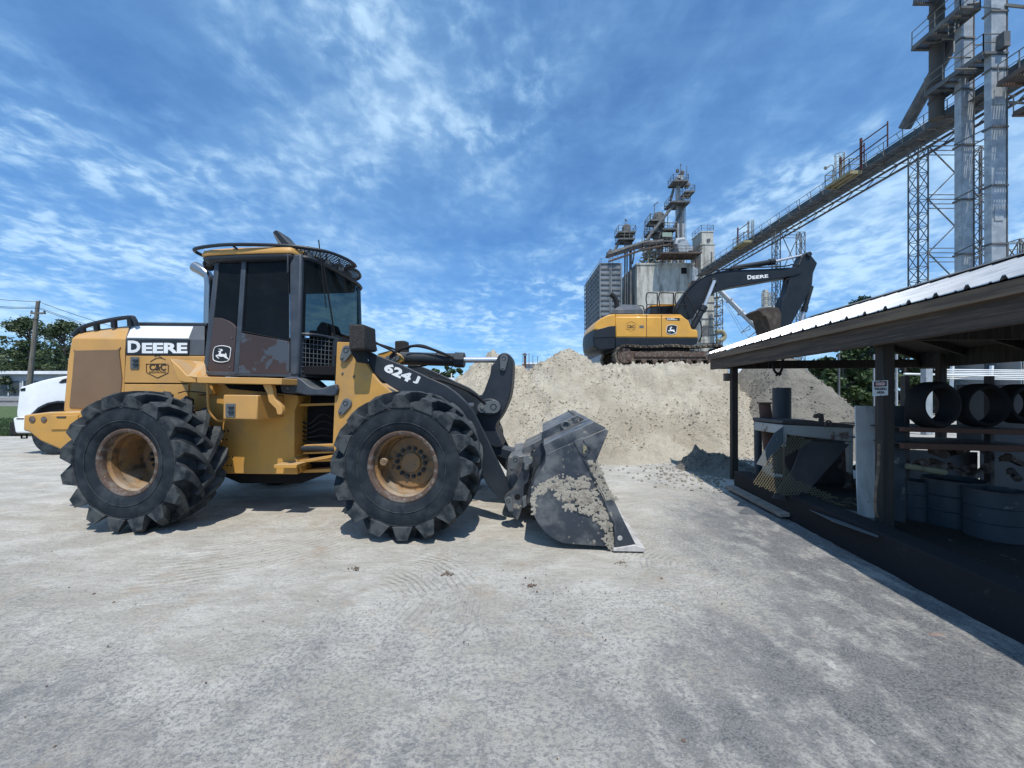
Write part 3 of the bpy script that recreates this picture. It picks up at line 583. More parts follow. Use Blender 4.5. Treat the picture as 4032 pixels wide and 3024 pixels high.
MB().loft([ringz(1.0, 3.14), ringz(1.01, 3.155), ringz(.985, 3.21), ringz(.93, zt), ringz(.6, zt + .02)]).build('cab_roof', YEL, cab, 0, smooth=60)
MB().loft([ringz(.93, 3.07), ringz(.985, 3.085), ringz(1.0, 3.12), ringz(.985, 3.139)]).build('roof_lining', DKP, cab, 0, smooth=60)
br = MB()
for x, x2, y, y2 in ((917, 948, 967, 992), (1109, 1112, 967, 994)):
    br.tube([plan([(x, y)], ZR)[0], LP(x2, y2, CD - .05)], .016, 4)
br.build('rail_bracket', DKP, cab)
# front visor of expanded metal between roof and rail
vis = MB(); fr_ = [p for p in loop if p.x > rx1 + .05]
def inner(p):
    x = min(p.x - .1, rx2 + .02 - .25 * abs(p.y - cyr) ** 2); return Vector((max(rx1 - .05, x), cyr + (p.y - cyr) * .80, 3.2))
n = len(fr_); NV = 46
def ip(L, t):
    t = t * (len(L) - 1); i = min(int(t), len(L) - 2); return L[i].lerp(L[i + 1], t - i)
inn = [inner(p) for p in fr_]
for i in range(NV + 1):
    t = i / NV; a = ip(fr_, t); c = ip(inn, t); vis.tube([a, c + Vector((0, 0, -.02))], .0055, 4)
for k in range(1, 9): vis.tube([ip(fr_, i / 40).lerp(ip(inn, i / 40) + Vector((0, 0, -.02)), k / 9) for i in range(41)], .0055, 4)
vis.build('roof_visor_mesh', DKP, cab, 0)
b = MB(); b.tube([inn[i] + Vector((0, 0, -.02)) for i in range(n)], .03, 6); b.build('visor_bracket', DKP, cab)
wl = None
for x, y, d in ((1286, 1040, .98), (1336, 1056, 1.25), (1368, 1088, 1.75), (1216, 1012, .72)):
    p = LP(x, y, d); b = MB(); Rm = Matrix.Translation(p) @ Matrix.Rotation(R(10), 4, 'Y')
    b.tube([p + Vector((-.06, 0, .02)), p + Vector((.0, -.02, 0)), p + Vector((.03, -.03, -.005))], [.035, .055, .058], 12)
    o = b.build('work_light', BLK, cab, .003)
    b = MB(); b.tube([p + Vector((.031, -.031, -.005)), p + Vector((.036, -.034, -.006))], .05, 12); b.build('light_lens', PIN, o)
    b = MB(); b.tube([p, p + Vector((-.02, .03, .14))], .012, 4); b.build('light_stalk', DKP, o)
b = MB(); b.tube([LP(826, 1018, .95), LP(826, 1042, .9), LP(822, 1058, .88)], [.05, .075, .05], 12); b.build('rear_work_light', BLK, cab)
# roof air intake fin
P('roof_air_fin', DKP, LP, [(1073, 914), (1083, 905), (1094, 908), (1148, 968), (1112, 968)], 1.05, 1.3, cab, .01)
P('fin_light_side', PIN, LP, [(1072, 916), (1079, 922), (1112, 968), (1098, 966)], 1.02, 1.05, cab, .004)
# exhaust
b = MB(); pts = smoothpts([LP(820, 1275, 1.0), LP(822, 1180, 1.0), LP(823, 1110, 1.0), LP(812, 1078, 1.0), LP(768, 1050, 1.0)], 5)
b.tube(pts, [.052] * (len(pts) - 8) + [.056, .06, .063, .066, .068, .069, .07, .07], 18); b.build('exhaust_pipe', CHR, loader)
b = MB(); b.tube([pts[-1] + (pts[-1] - pts[-2]).normalized() * .002, pts[-2]], .06, 18); b.build('exhaust_bore', BLK, loader)

# ---- front tower
TD = .60
tw = P('front_tower', YELF, LP, [(1327, 1346), (1376, 1348), (1418, 1400), (1443, 1434), (1459, 1462), (1490, 1501), (1545, 1548), (1575, 1600), (1620, 1700), (1600, 1860), (1330, 1860), (1310, 1740)], TD, TD + .06, loader, .006)
P('front_tower', YELF, LP, [(1327, 1346), (1376, 1348), (1418, 1400), (1443, 1434), (1459, 1462), (1490, 1501), (1545, 1548), (1575, 1600), (1620, 1700), (1600, 1860), (1330, 1860), (1310, 1740)], WID - TD - .06, WID - TD, loader, .006)
P('tower_cross_member', YELF, LP, [(1400, 1500), (1560, 1580), (1620, 1780), (1500, 1860), (1360, 1860), (1350, 1640)], TD + .2, WID - TD - .2, loader, .02)
P('tower_back_plate', DARK, LP, [(1318, 1400), (1345, 1400), (1345, 1860), (1318, 1860)], TD + .06, WID - TD - .06, loader, 0)
P('centre_boss', YELF, LP, [(1486, 1393), (1530, 1381), (1570, 1392), (1584, 1408), (1584, 1422), (1560, 1430), (1500, 1440)], 1.15, 1.22, loader, .006)
def pin(F, x0, y0, x1, y1, r0, r1, d, parent, name='pin_plate'):
    """keeper plate: a capsule between two points, with a pin and a bolt"""
    a = math.atan2(y1 - y0, x1 - x0); pts = []
    for i in range(9): t = a + PI / 2 + PI * i / 8; pts.append((x0 + r0 * math.cos(t), y0 + r0 * math.sin(t)))
    for i in range(9): t = a - PI / 2 + PI * i / 8; pts.append((x1 + r1 * math.cos(t), y1 + r1 * math.sin(t)))
    o = P(name, PIN, F, pts, d - .022, d, parent, .004)
    s = (F(x0 + 10, y0, d) - F(x0, y0, d)).length / 10
    b = MB(); b.lathe([(0, -.014), (r0 * s * .28, -.014), (r0 * s * .32, -.022), (r0 * s * .48, -.026), (r0 * s * .52, -.02)], 16, F(x0, y0, d)); b.build('pin', DKP, o)
    b = MB(); b.lathe([(0, -.038), (r1 * s * .3, -.036), (r1 * s * .45, -.02)], 8, F(x1, y1, d)); b.build('bolt', PIN, o)
pin(LP, 1364, 1588, 1343, 1621, 19, 13, TD, loader)
pin(LP, 1366, 1380, 1351, 1410, 21, 14, TD - .02, loader)
b = MB(); b.lathe([(0, -.014), (.011, -.012), (.014, 0)], 8, LP(1349, 1470, TD)); b.lathe([(0, -.014), (.011, -.012), (.014, 0)], 8, LP(1394, 1482, TD)); b.build('tower_bolts', PIN, loader)
# work-light cage on the near side: dark mesh box
GM = mat('black_cage_mesh', (.02, .018, .018), c3=(.045, .042, .04), s3=60, t3=(.5, .6), rough=.8, bump=.9, bs=120, bd=.01)
gb = P('light_cage', GM, LP, [(1372, 1276), (1434, 1276), (1438, 1376), (1372, 1378)], TD - .26, TD + .04, loader, .02)
P('cage_foot', BLK, LP, [(1376, 1379), (1438, 1374), (1442, 1432), (1404, 1426)], TD - .16, TD - .10, gb, .006)
P('light_cage', GM, LP, [(1553, 1342), (1594, 1340), (1596, 1388), (1554, 1388)], 2.1, 2.3, loader, .02)
b = MB(); b.tube(smoothpts([LP(1466, 1382, 1.0), LP(1466, 1352, 1.0), LP(1476, 1348, 1.0), LP(1500, 1360, 1.0), LP(1562, 1390, 1.05)], 4), .014, 8)
b.tube([LP(1483, 1382, 1.0), LP(1478, 1356, 1.0)], .01, 6); b.build('hand_rail', BLK, loader)

# ---- lift arms
AD = .66
armp = sm2([(1445, 1381), (1474, 1395), (1576, 1434), (1690, 1488), (1760, 1520), (1811, 1560), (1858, 1611), (1890, 1673), (1925, 1744), (1948, 1795), (1975, 1850), (2007, 1928), (1990, 1968), (1962, 1957), (1915, 1905), (1880, 1830), (1850, 1760), (1810, 1700), (1760, 1650), (1690, 1600), (1620, 1565), (1568, 1540), (1498, 1493), (1467, 1458), (1447, 1410)], 2)
arm = P('lift_arm', DKP, LP, armp, AD, AD + .07, loader, .008)
a2 = P('lift_arm', DKP, LP, armp, AD, AD + .07, loader, .008); a2.location = (0, WID - 2 * AD - .07, 0)
text('624', LP, (1511, 1447, 1623, 1485), AD - .002, LET, arm, bold=.045, ang=R(25))
text('J', LP, (1630, 1479, 1651, 1511), AD - .002, LET, arm, bold=.05, ang=R(24))
P('lift_arm_cross_tube', DKP, LP, [(1800, 1590), (1840, 1600), (1858, 1640), (1840, 1680), (1800, 1675), (1785, 1630)], AD + .07, WID - AD - .07, loader, .02)
b = MB(); b.tube(smoothpts([LP(1700, 1492, AD + .12), LP(1745, 1500, AD + .12), LP(1800, 1520, AD + .12), LP(1860, 1548, AD + .15), LP(1910, 1590, AD + .3)], 5), .017, 8)
b.tube(smoothpts([LP(1640, 1470, AD + .16), LP(1700, 1486, AD + .16), LP(1800, 1514, AD + .16), LP(1870, 1560, AD + .2)], 5), .014, 8); b.build('arm_hose', BLK, loader)
# bellcrank, tilt cylinder
BD = 1.14
P('bellcrank', DKP, LP, sm2([(1976, 1391), (1960, 1404), (1950, 1425), (1934, 1442), (1931, 1469), (1916, 1512), (1898, 1554), (1870, 1560), (1866, 1600), (1880, 1640), (1900, 1690), (1920, 1750), (1976, 1762), (1964, 1720), (1948, 1680), (1970, 1645), (1988, 1611), (2005, 1568), (2014, 1520), (2018, 1465), (2018, 1420), (2010, 1400), (1994, 1390)], 2), BD, BD + .45, loader, .012)
pin(LP, 1984, 1412, 1980, 1450, 16, 11, BD - .01, loader)
pin(LP, 1944, 1602, 1899, 1606, 26, 20, BD - .10, loader)
P('bellcrank_boss', DKP, LP, [(1925 + 46 * math.cos(a), 1603 + 34 * math.sin(a)) for a in [2 * PI * i / 28 for i in range(28)]], BD - .10, BD, loader, .012)
pin(LP, 1556, 1408, 1528, 1412, 15, 12, 1.13, loader)
TC = 1.36
b = MB(); b.tube([LP(1578, 1411, TC), LP(1800, 1417, TC)], .088, 20); b.tube([LP(1720, 1414, TC), LP(1724, 1414, TC)], .093, 20); o = b.build('tilt_cylinder', DKP, loader, .006)
b = MB(); b.tube([LP(1790, 1417, TC), LP(1829, 1418, TC)], .103, 8); b.build('cylinder_gland', DKP, o, .006)
b = MB(); b.tube([LP(1829, 1417, TC), LP(1965, 1417, TC)], .038, 16); b.build('cylinder_rod', ROD, o)
b = MB()
b.tube(smoothpts([LP(1536, 1404, 1.1), LP(1556, 1386, 1.1), LP(1600, 1368, 1.1), LP(1640, 1362, 1.12), LP(1690, 1372, 1.15), LP(1740, 1390, 1.2), LP(1786, 1410, 1.24)], 5), .018, 8)
b.tube(smoothpts([LP(1600, 1376, 1.25), LP(1625, 1362, 1.25), LP(1665, 1361, 1.25), LP(1715, 1380, 1.25), LP(1770, 1402, 1.25)], 5), .015, 8)
b.tube(smoothpts([LP(1470, 1350, 1.1), LP(1500, 1358, 1.1), LP(1545, 1372, 1.15), LP(1570, 1384, 1.2)], 5), .013, 8)
b.tube(smoothpts([LP(1785, 1442, 1.3), LP(1745, 1468, 1.3), LP(1714, 1484, 1.28)], 5), .006, 6)
b.tube(smoothpts([LP(1560, 1440, 1.25), LP(1620, 1446, 1.25), LP(1680, 1438, 1.25)], 5), .012, 6); b.build('hydraulic_hose', BLK, loader)

# ---- quick coupler and bucket
P('bucket_link', DKP, LP, [(1930, 1754), (2000, 1770), (2056, 1786), (2058, 1812), (2010, 1822), (1985, 1806), (1938, 1790)], 1.2, 1.5, loader, .01)
P('coupler_plate', BKT, LP, sm2([(2066, 1800), (2098, 1810), (2100, 1840), (2088, 1850), (2080, 1900), (2066, 1910), (2062, 1960), (2066, 1985), (2056, 2002), (2042, 2045), (2030, 2044), (2014, 2021), (1985, 1976), (1988, 1954), (2018, 1928), (2044, 1875), (2058, 1840)], 2), .50, .60, loader, .008)
P('coupler_hole', DARK, LP, [(2037 + 12 * math.cos(a), 1957 + 12 * math.sin(a)) for a in [2 * PI * i / 16 for i in range(16)]], .496, .51, loader, 0)
pin(LP, 2002, 1971, 2012, 2006, 15, 11, .50, loader)
pin(LP, 2030, 1810, 2016, 1842, 17, 12, .66, loader)
b = MB(); b.tube([LP(2078, 1812, .45), LP(2078, 1812, .75)], .055, 14); b.tube([LP(2074, 1828, .46), LP(2072, 1850, .46)], .03, 10); b.build('coupler_boss', PIN, loader, .006)
P('coupler_frame', BKT, LP, [(2000, 1800), (2090, 1790), (2100, 1990), (2060, 2000), (2010, 1960), (1990, 1900)], .78, 2.0, loader, .015)
P('coupler_latch', PIN, LP, [(2056, 1960), (2072, 1955), (2074, 1992), (2060, 2002)], .45, .52, loader, .005)
BF = LP
side = [(2149, 1789), (2384, 1689), (2392, 1693), (2394, 1703), (2349, 1814), (2351, 1822), (2403, 1939), (2452, 2043), (2504, 2148), (2507, 2160), (2403, 2154), (2224, 2141), (2196, 2131), (2168, 2114), (2146, 2095), (2127, 2073), (2112, 2050), (2100, 2025), (2092, 2000), (2088, 1972), (2089, 1950), (2093, 1925), (2108, 1885), (2134, 1846), (2147, 1820)]
bw0, bw1 = 0.0, 2.78
bucket = P('bucket', BKT, LP, side, bw0, bw0 + .03, loader, .005)
P('bucket_side_plate', BKT, LP, side, bw1 - .03, bw1, bucket, .005)
sh = MB(); out = [(2384, 1690), (2149, 1789), (2147, 1820), (2134, 1846), (2108, 1885), (2093, 1925), (2089, 1950), (2088, 1972), (2092, 2000), (2100, 2025), (2112, 2050), (2127, 2073), (2146, 2095), (2168, 2114), (2196, 2131), (2224, 2141), (2403, 2154), (2507, 2160)]
o1 = [LP(x, y, 0) for x, y in out]; cxs = LP(2300, 1950, 0)
in1 = [p + (cxs - p).normalized() * .02 for p in o1]
A_ = o1 + in1[::-1]
sh.loft([[Vector((p.x, bw0 + .03, p.z)) for p in A_], [Vector((p.x, bw1 - .03, p.z)) for p in A_]]); sh.build('bucket_shell', BKT, bucket, 0, smooth=50)
# top flange (wedge plate) and spill guard
tf = [LP(2149, 1789, 0), LP(2384, 1689, 0)]
P('bucket_top_beam', BKT, LP, [(2140, 1752), (2340, 1660), (2388, 1685), (2150, 1790)], .035, bw1 - .035, bucket, .004)
P('hinge_plate', BKT, LP, [(2142, 1728), (2149, 1789), (2145, 1860), (2112, 1900), (2092, 1985), (2074, 1984), (2078, 1880), (2086, 1800)], .62, .70, bucket, .006)
P('hinge_plate', BKT, LP, [(2142, 1728), (2149, 1789), (2145, 1860), (2112, 1900), (2092, 1985), (2074, 1984), (2078, 1880), (2086, 1800)], WID - .7, WID - .62, bucket, .006)
P('torque_plate', BKT, LP, [(2056, 1770), (2062, 1762), (2140, 1726), (2146, 1740), (2100, 1775), (2085, 1800), (2062, 1790)], .95, 1.8, bucket, .008)
sg = P('spill_guard', BKT, LP, [(2134, 1702), (2272, 1634), (2282, 1640), (2283, 1660), (2145, 1740), (2133, 1732)], .55, .60, bucket, .006)
P('spill_guard_web', BKT, LP, [(2272, 1634), (2282, 1640), (2340, 1664), (2330, 1672), (2270, 1650)], .60, bw1 - .6, bucket, .006)
P('spill_guard_face', BKT, LP, [(2136, 1712), (2274, 1644), (2280, 1652), (2145, 1736)], .60, bw1 - .6, bucket, .004)
b = MB(); b.tube([LP(2228 + 16 * math.cos(a), 1675 + 15 * math.sin(a), .54) for a in [2 * PI * i / 18 for i in range(18)]], .016, 6, closed=True); b.build('lifting_eye', PIN, bucket)
P('side_rib', BKT, LP, [(2262, 1735), (2296, 1722), (2352, 1820), (2403, 1940), (2452, 2043), (2420, 2060), (2376, 1950), (2318, 1840)], -.012, 0.0, bucket, .004)
b = MB(); b.tube([LP(2262, 1738, -.004), LP(2318, 1842, -.004), LP(2376, 1952, -.004), LP(2418, 2062, -.004)], .012, 5); b.build('weld_bead', BKT, bucket)
P('side_cutter', BKT, LP, [(2378, 1972), (2410, 1966), (2452, 2043), (2506, 2150), (2420, 2154), (2418, 2062)], -.03, -.012, bucket, .004)
b = MB(); b.lathe([(0, -.004), (.02, -.004), (.024, 0)], 14, LP(2441, 2119, -.03)); b.build('cutter_bolt', SHT, bucket)
P('cutting_edge', SHT, LP, [(2418, 2160), (2500, 2146), (2541, 2160), (2539, 2174), (2414, 2171)], -.045, bw1 + .04, bucket, .005)
dm = MB(); c_ = [(2298, 1732), (2325, 1768), (2306, 1803), (2279, 1768)]; dm.tube([LP(x, y, -.016) for x, y in c_], .008, 4, closed=True)
em = dm.build('diamond_emblem', BKT, bucket)
text('P', LP, (2297, 1755, 2310, 1785), -.02, MAT_P := mat('worn_yellow_letter', (.30, .27, .16), rough=.7), em, bold=.04, th=.006)
# dried sand stuck to the side plate
def inpoly(x, y, poly):
    c = False; j = len(poly) - 1
    for i in range(len(poly)):
        if (poly[i][1] > y) != (poly[j][1] > y) and x < (poly[j][0] - poly[i][0]) * (y - poly[i][1]) / (poly[j][1] - poly[i][1]) + poly[i][0]: c = not c
        j = i
    return c
regs = [([(2105, 1925), (2160, 1890), (2225, 1878), (2262, 1885), (2300, 1872), (2322, 1900), (2350, 1940), (2370, 1990), (2392, 2030), (2400, 2080), (2405, 2150), (2380, 2130), (2385, 2085), (2350, 2050), (2310, 2020), (2270, 2010), (2215, 1998), (2250, 1975), (2200, 1965), (2180, 1955), (2200, 1930), (2160, 1925), (2120, 1960), (2095, 1975)], 520, .010),
        ([(2320, 1815), (2348, 1815), (2400, 1940), (2420, 1965), (2395, 1975), (2378, 1960), (2340, 1870)], 200, .009),
        ([(2385, 2060), (2402, 2060), (2418, 2150), (2412, 2165), (2385, 2150), (2395, 2110)], 120, .009), ([(2090, 1960), (2108, 1950), (2105, 2035), (2096, 2010)], 30, .007)]
def vn(x, y, sd=0):
    from mathutils import noise as N
    return N.noise(Vector((x, y, sd))) 
md = MB(); cs = 3.4                        # one cell in photo pixels
vid = {}; x0g, y0g = 2060, 1800; NX, NY = 115, 112
def edged(x, y):
    best = -99
    for poly, _, _2 in regs:
        d = min(((x - (ax + t * (bx - ax))) ** 2 + (y - (ay + t * (by - ay))) ** 2) ** .5 for (ax, ay), (bx, by) in zip(poly, poly[1:] + poly[:1]) for t in [max(0, min(1, ((x - ax) * (bx - ax) + (y - ay) * (by - ay)) / ((bx - ax) ** 2 + (by - ay) ** 2)))])
        best = max(best, d if inpoly(x, y, poly) else -d)
    return best
hgt = {}
for iy in range(NY + 1):
    for ix in range(NX + 1):
        x, y = x0g + ix * cs, y0g + iy * cs; e = edged(x, y)
        h = min(.003, (e + 9) * .0004) + .010 * vn(x / 26, y / 15, 1) + .013 * vn(x / 9, y / 6, 5) + .005 * vn(x / 4, y / 4, 9) - (.006 if e < -2 else 0) - .0022
        hgt[ix, iy] = h if e > -16 else -1
def vert(ix, iy):
    if (ix, iy) not in vid:
        x, y = x0g + ix * cs, y0g + iy * cs; p = LP(x, y, 0); base = .0125 if x > 2262 else .0005
        vid[ix, iy] = len(md.v); md.v.append((p.x + .004 * vn(ix * .9, iy * .9, 3), p.y - base - max(0, hgt[ix, iy]) * .5, p.z + .004 * vn(ix * .9, iy * .9, 7)))
    return vid[ix, iy]
for iy in range(NY):
    for ix in range(NX):
        if max(hgt[ix, iy], hgt[ix + 1, iy], hgt[ix + 1, iy + 1], hgt[ix, iy + 1]) > 0 and min(hgt[ix, iy], hgt[ix + 1, iy], hgt[ix + 1, iy + 1], hgt[ix, iy + 1]) > -.9:
            md.f.append((vert(ix, iy), vert(ix + 1, iy), vert(ix + 1, iy + 1), vert(ix, iy + 1)))
md.build('caked_sand', MUD, bucket, 0, smooth=80)['kind'] = 'stuff'
# ---------------- noise for terrain ----------------
def vnoise(x, y, seed=0):
    def h(i, j):
        n = (i * 374761393 + j * 668265263 + seed * 982451653) & 0xffffffff
        n = ((n ^ (n >> 13)) * 1274126177) & 0xffffffff
        return ((n ^ (n >> 16)) & 0xffff) / 65535.0
    xi = np.floor(x).astype(np.int64); yi = np.floor(y).astype(np.int64); xf = x - xi; yf = y - yi
    u = xf * xf * (3 - 2 * xf); v = yf * yf * (3 - 2 * yf)
    return (h(xi, yi) * (1 - u) + h(xi + 1, yi) * u) * (1 - v) + (h(xi, yi + 1) * (1 - u) + h(xi + 1, yi + 1) * u) * v
def fbm(x, y, sc, oc=4, seed=0, g=.5):
    o = 0; a = 1; t = 0
    for k in range(oc): o = o + a * (vnoise(x * sc + 17.3 * k, y * sc - 9.1 * k, seed + k) - .5) * 2; t += a; a *= g; sc *= 2.03
    return o / t
def gridmesh(name, xs, ys, hf, m, **tg):
    X, Y = np.meshgrid(xs, ys); Z = hf(X, Y); nx, ny = len(xs), len(ys)
    v = np.stack([X.ravel(), Y.ravel(), Z.ravel()], 1)
    i = np.arange((ny - 1) * (nx - 1)); r = i // (nx - 1); c = i % (nx - 1); a = r * nx + c
    f = np.stack([a, a + 1, a + nx + 1, a + nx], 1)
    me = bpy.data.meshes.new(name); me.vertices.add(len(v)); me.vertices.foreach_set('co', v.ravel())
    me.loops.add(f.size); me.loops.foreach_set('vertex_index', f.ravel()); me.polygons.add(len(f)); me.polygons.foreach_set('loop_start', np.arange(len(f)) * 4)
    me.update(calc_edges=True); me.polygons.foreach_set('use_smooth', [True] * len(f)); me.materials.append(m)
    o = bpy.data.objects.new(name, me); COL.objects.link(o); return tag(o, **tg)
def axis(a, b, step, far, n=26):
    c = list(np.arange(a, b + 1e-6, step)); e = [step * 1.45 ** k for k in range(1, n)]
    lo = []; x = a
    for s_ in e:
        x -= s_; lo.append(x)
        if x < -far: break
    hi = []; x = c[-1]
    for s_ in e:
        x += s_; hi.append(x)
        if x > far: break
    return np.array(lo[::-1] + c + hi)
def gh(X, Y):
    nearf = np.clip(1 - (np.hypot(X, Y - 4) - 9) / 6, 0, 1)
    z = (.012 * fbm(X, Y, .8, 3, 3) + .010 * fbm(X * .5, Y * 1.6, 3.0, 4, 5) + .005 * fbm(X, Y, 12, 3, 8)) * nearf
    return z - .006
gridmesh('yard_ground', axis(-6.5, 4.2, .04, 900), axis(.6, 8.6, .04, 900), gh, GND, kind='structure')
# grass verge, ballast and track behind the lorry
gridmesh('grass_verge', np.linspace(-120, -7.6, 120), np.linspace(13.6, 41, 60), lambda X, Y: .03 + .05 * fbm(X, Y, .6, 3, 2) + np.clip(Y - 30, 0, 11) * .012, GRS, kind='structure')
gridmesh('railway_bank', np.linspace(-120, 20, 60), np.linspace(41, 62, 20), lambda X, Y: .16 + np.clip(Y - 41, 0, 9) * .085, BALL, kind='structure')
gr = MB()
for i in range(5200):
    y = 13.7 + 9 * random.random() ** 1.6; k = random.uniform(-1.36, -1.18); x = k * y; h = random.uniform(.04, .13); a = random.uniform(0, PI); w_ = .02
    gr.add([(x - w_ * math.cos(a), y - w_ * math.sin(a), .0), (x + w_ * math.cos(a), y + w_ * math.sin(a), .0), (x + random.uniform(-.04, .04), y + random.uniform(-.04, .04), h + .04)], [(0, 1, 2)])
tag(gr.build('grass', LEAFD, None, 0, smooth=0), kind='stuff')
tk = MB()
for y in (44.2, 45.7): tk.box(-120, 20, y - .04, y + .04, .50, .68)
tag(tk.build('railway_track', GALD, None), 'dark railway rails running across the bank beyond the grass', 'railway track')

# ---------------- sand piles ----------------
def polydist(X, Y, poly):
    d = np.full(X.shape, 1e9); inside = np.zeros(X.shape, bool); n = len(poly)
    for i in range(n):
        ax, ay = poly[i]; bx, by = poly[(i + 1) % n]; ex, ey = bx - ax, by - ay
        t = np.clip(((X - ax) * ex + (Y - ay) * ey) / (ex * ex + ey * ey), 0, 1)
        d = np.minimum(d, np.hypot(X - ax - t * ex, Y - ay - t * ey))
        c = ((ay > Y) != (by > Y)) & (X < (bx - ax) * (Y - ay) / ((by - ay) + 1e-12) + ax); inside ^= c
    return np.where(inside, d, -d)
def rough(X, Y, z, amp=1.0):
    k = np.clip(z / .35, 0, 1)
    n = fbm(X, Y, 1.0, 3, 21) * .30 + fbm(X, Y, 3.2, 4, 31, .6) * .15 + np.maximum(fbm(X, Y, 8, 3, 41, .6) - .12, 0) * .30 - np.abs(fbm(X * .9 + Y * .5, Y * .35, 2.0, 3, 51)) * .15
    return z + n * amp * (.12 + .88 * k)
def smin(a, b, k): h = np.clip(.5 + .5 * (b - a) / k, 0, 1); return b * (1 - h) + a * h - k * h * (1 - h)
PA = [(-3.0, 14.5), (-2.6, 11.8), (-1.6, 10.4), (-.2, 9.4), (1.4, 9.0), (3.3, 8.9), (5.0, 8.95), (6.6, 9.15), (8.1, 9.9), (9.2, 11.6), (10.4, 13.6), (12.5, 18), (12.5, 22.5), (-1.2, 23), (-3, 18)]
def hA(X, Y):
    d = polydist(X, Y, PA) - .12 + .3 * fbm(X, Y, .9, 2, 61)
    top = 1.98 + .44 * np.clip((X - 1.8) / 1.3, 0, 1) + .16 * np.clip((Y - 12.5) / 3.5, 0, 1) - 1.2 * np.clip((14.6 - Y) / -6, 0, 1) * np.clip((2.2 - X) / 1.0, 0, 1)
    z = smin(np.maximum(d, -.3) * .95, top, .28)
    for cx_, cy_, h_, s_ in ((-.62, 12.4, 2.80, .74), (1.78, 12.2, 2.86, .70)):
        z = np.maximum(z, h_ + .07 - s_ * np.hypot(np.hypot(X - cx_, Y - cy_), .12))
    return rough(X, Y, np.maximum(z, -.3), .85) - .02
sp_ = tag(gridmesh('sand_pile', np.arange(-3.4, 13.2, .045), np.concatenate([np.arange(7.6, 14.6, .045), np.arange(14.6, 23.2, .12)]), hA, SAND), 'big pale sand pile with clumpy slope, excavator parked on its top', 'sand pile')
def clods(n, hf, xr, yr, m, smax, name):
    x = rng.uniform(*xr, n); y = rng.uniform(*yr, n); keep = fbm(x, y, 1.3, 3, 91) + .25 * rng.random(n) > .02; x, y = x[keep], y[keep]
    z = hf(x, y); k = z > .03; x, y, z = x[k], y[k], z[k]; b = MB()
    for i in range(len(x)): stone(b, x[i], y[i], z[i] - .004, random.uniform(.012, smax) * (1.6 if random.random() < .06 else 1))
    return tag(b.build(name, m, None, 0, smooth=0), kind='stuff')
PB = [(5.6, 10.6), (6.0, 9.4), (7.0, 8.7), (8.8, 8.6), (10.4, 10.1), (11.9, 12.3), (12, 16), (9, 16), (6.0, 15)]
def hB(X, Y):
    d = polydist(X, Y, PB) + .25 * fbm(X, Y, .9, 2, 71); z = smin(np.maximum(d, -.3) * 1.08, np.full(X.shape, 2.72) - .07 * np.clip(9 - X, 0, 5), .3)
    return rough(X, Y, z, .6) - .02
tag(gridmesh('sand_pile', np.arange(5.0, 12.6, .05), np.arange(7.6, 16.6, .05), hB, SANDG), 'grey sand pile with long even right slope, behind the open shed', 'sand pile')
PC = [(3.35, 7.5), (3.9, 6.6), (4.7, 6.9), (5.0, 7.9), (4.3, 8.7), (3.5, 8.5)]
def hC(X, Y):
    d = polydist(X, Y, PC); z = smin(d * .42, np.full(X.shape, .30), .1); z = np.maximum(z, .48 - 1.1 * np.hypot(X - 3.75, Y - 7.75))
    return rough(X, Y, np.maximum(z, -.2), .8) - .015
tag(gridmesh('dirt_heap', np.arange(2.9, 5.5, .03), np.arange(6.2, 9.1, .03), hC, SANDG), 'small crumbly dirt heap at the foot of the far shed post', 'dirt heap')
heapf = hC
# loose crumbs on the yard and at the foot of the pile
st = MB(); bw = MB()
def stone(b, x, y, z, s):
    n = 6; q = [random.uniform(.7, 1.2) for _ in range(n)]; a0 = random.random() * 6
    b.loft([[Vector((x + s * k * q[j] * math.cos(a0 + 2 * PI * j / n), y + s * k * q[j] * math.sin(a0 + 2 * PI * j / n), z + s * f)) for j in range(n)] for f, k in ((-.2, .8), (.3, 1), (.75, .5))])
for i in range(900):
    x, y = random.uniform(-1, 6.5), 9.0 - abs(random.gauss(0, .55)); stone(st, x, y, 0, random.uniform(.008, .03))
for i in range(260):
    x, y = random.gauss(3.3, .5), random.gauss(6.9, .5)
    if x < 2.8 + .104 * y or y > 6.2: stone(st, x, y, 0, random.uniform(.008, .028))
tag(st.build('sand_crumbs', MUD, None, 0, smooth=0), kind='stuff')
CLD = mat('sand_clod', (.42, .375, .295), c2=(.30, .26, .20), s2=5, t2=(.4, .6), rough=.95, bump=.3, spec=.1)
clods(7000, hA, (-3, 8.5), (8.6, 12.6), CLD, .028, 'sand_clods')
clods(1500, hC, (3.2, 5.1), (6.5, 8.8), SANDG, .026, 'dirt_clods')
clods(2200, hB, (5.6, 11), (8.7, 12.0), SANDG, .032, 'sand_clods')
for i in range(260):
    y = 1.3 + 5.5 * random.random(); x = random.uniform(-1.3, .55) * y
    if random.random() < .35: x, y = random.gauss(.25, .7), random.gauss(2.9, .35)
    stone(bw, x, y, 0, random.uniform(.002, .006) * (1.8 if random.random() < .06 else 1))
for cx_, cy_ in ((.02 + .13, 3.02), (-.55, 3.2), (-1.35, 3.3), (.95, 3.4)):
    for i in range(12): stone(bw, random.gauss(cx_, .03), random.gauss(cy_, .02), 0, random.uniform(.005, .012))
tag(bw.build('dirt_crumbs', mat('brown_dirt_crumb', (.15, .11, .085), rough=.95, bump=0), None, 0, smooth=0), kind='stuff')

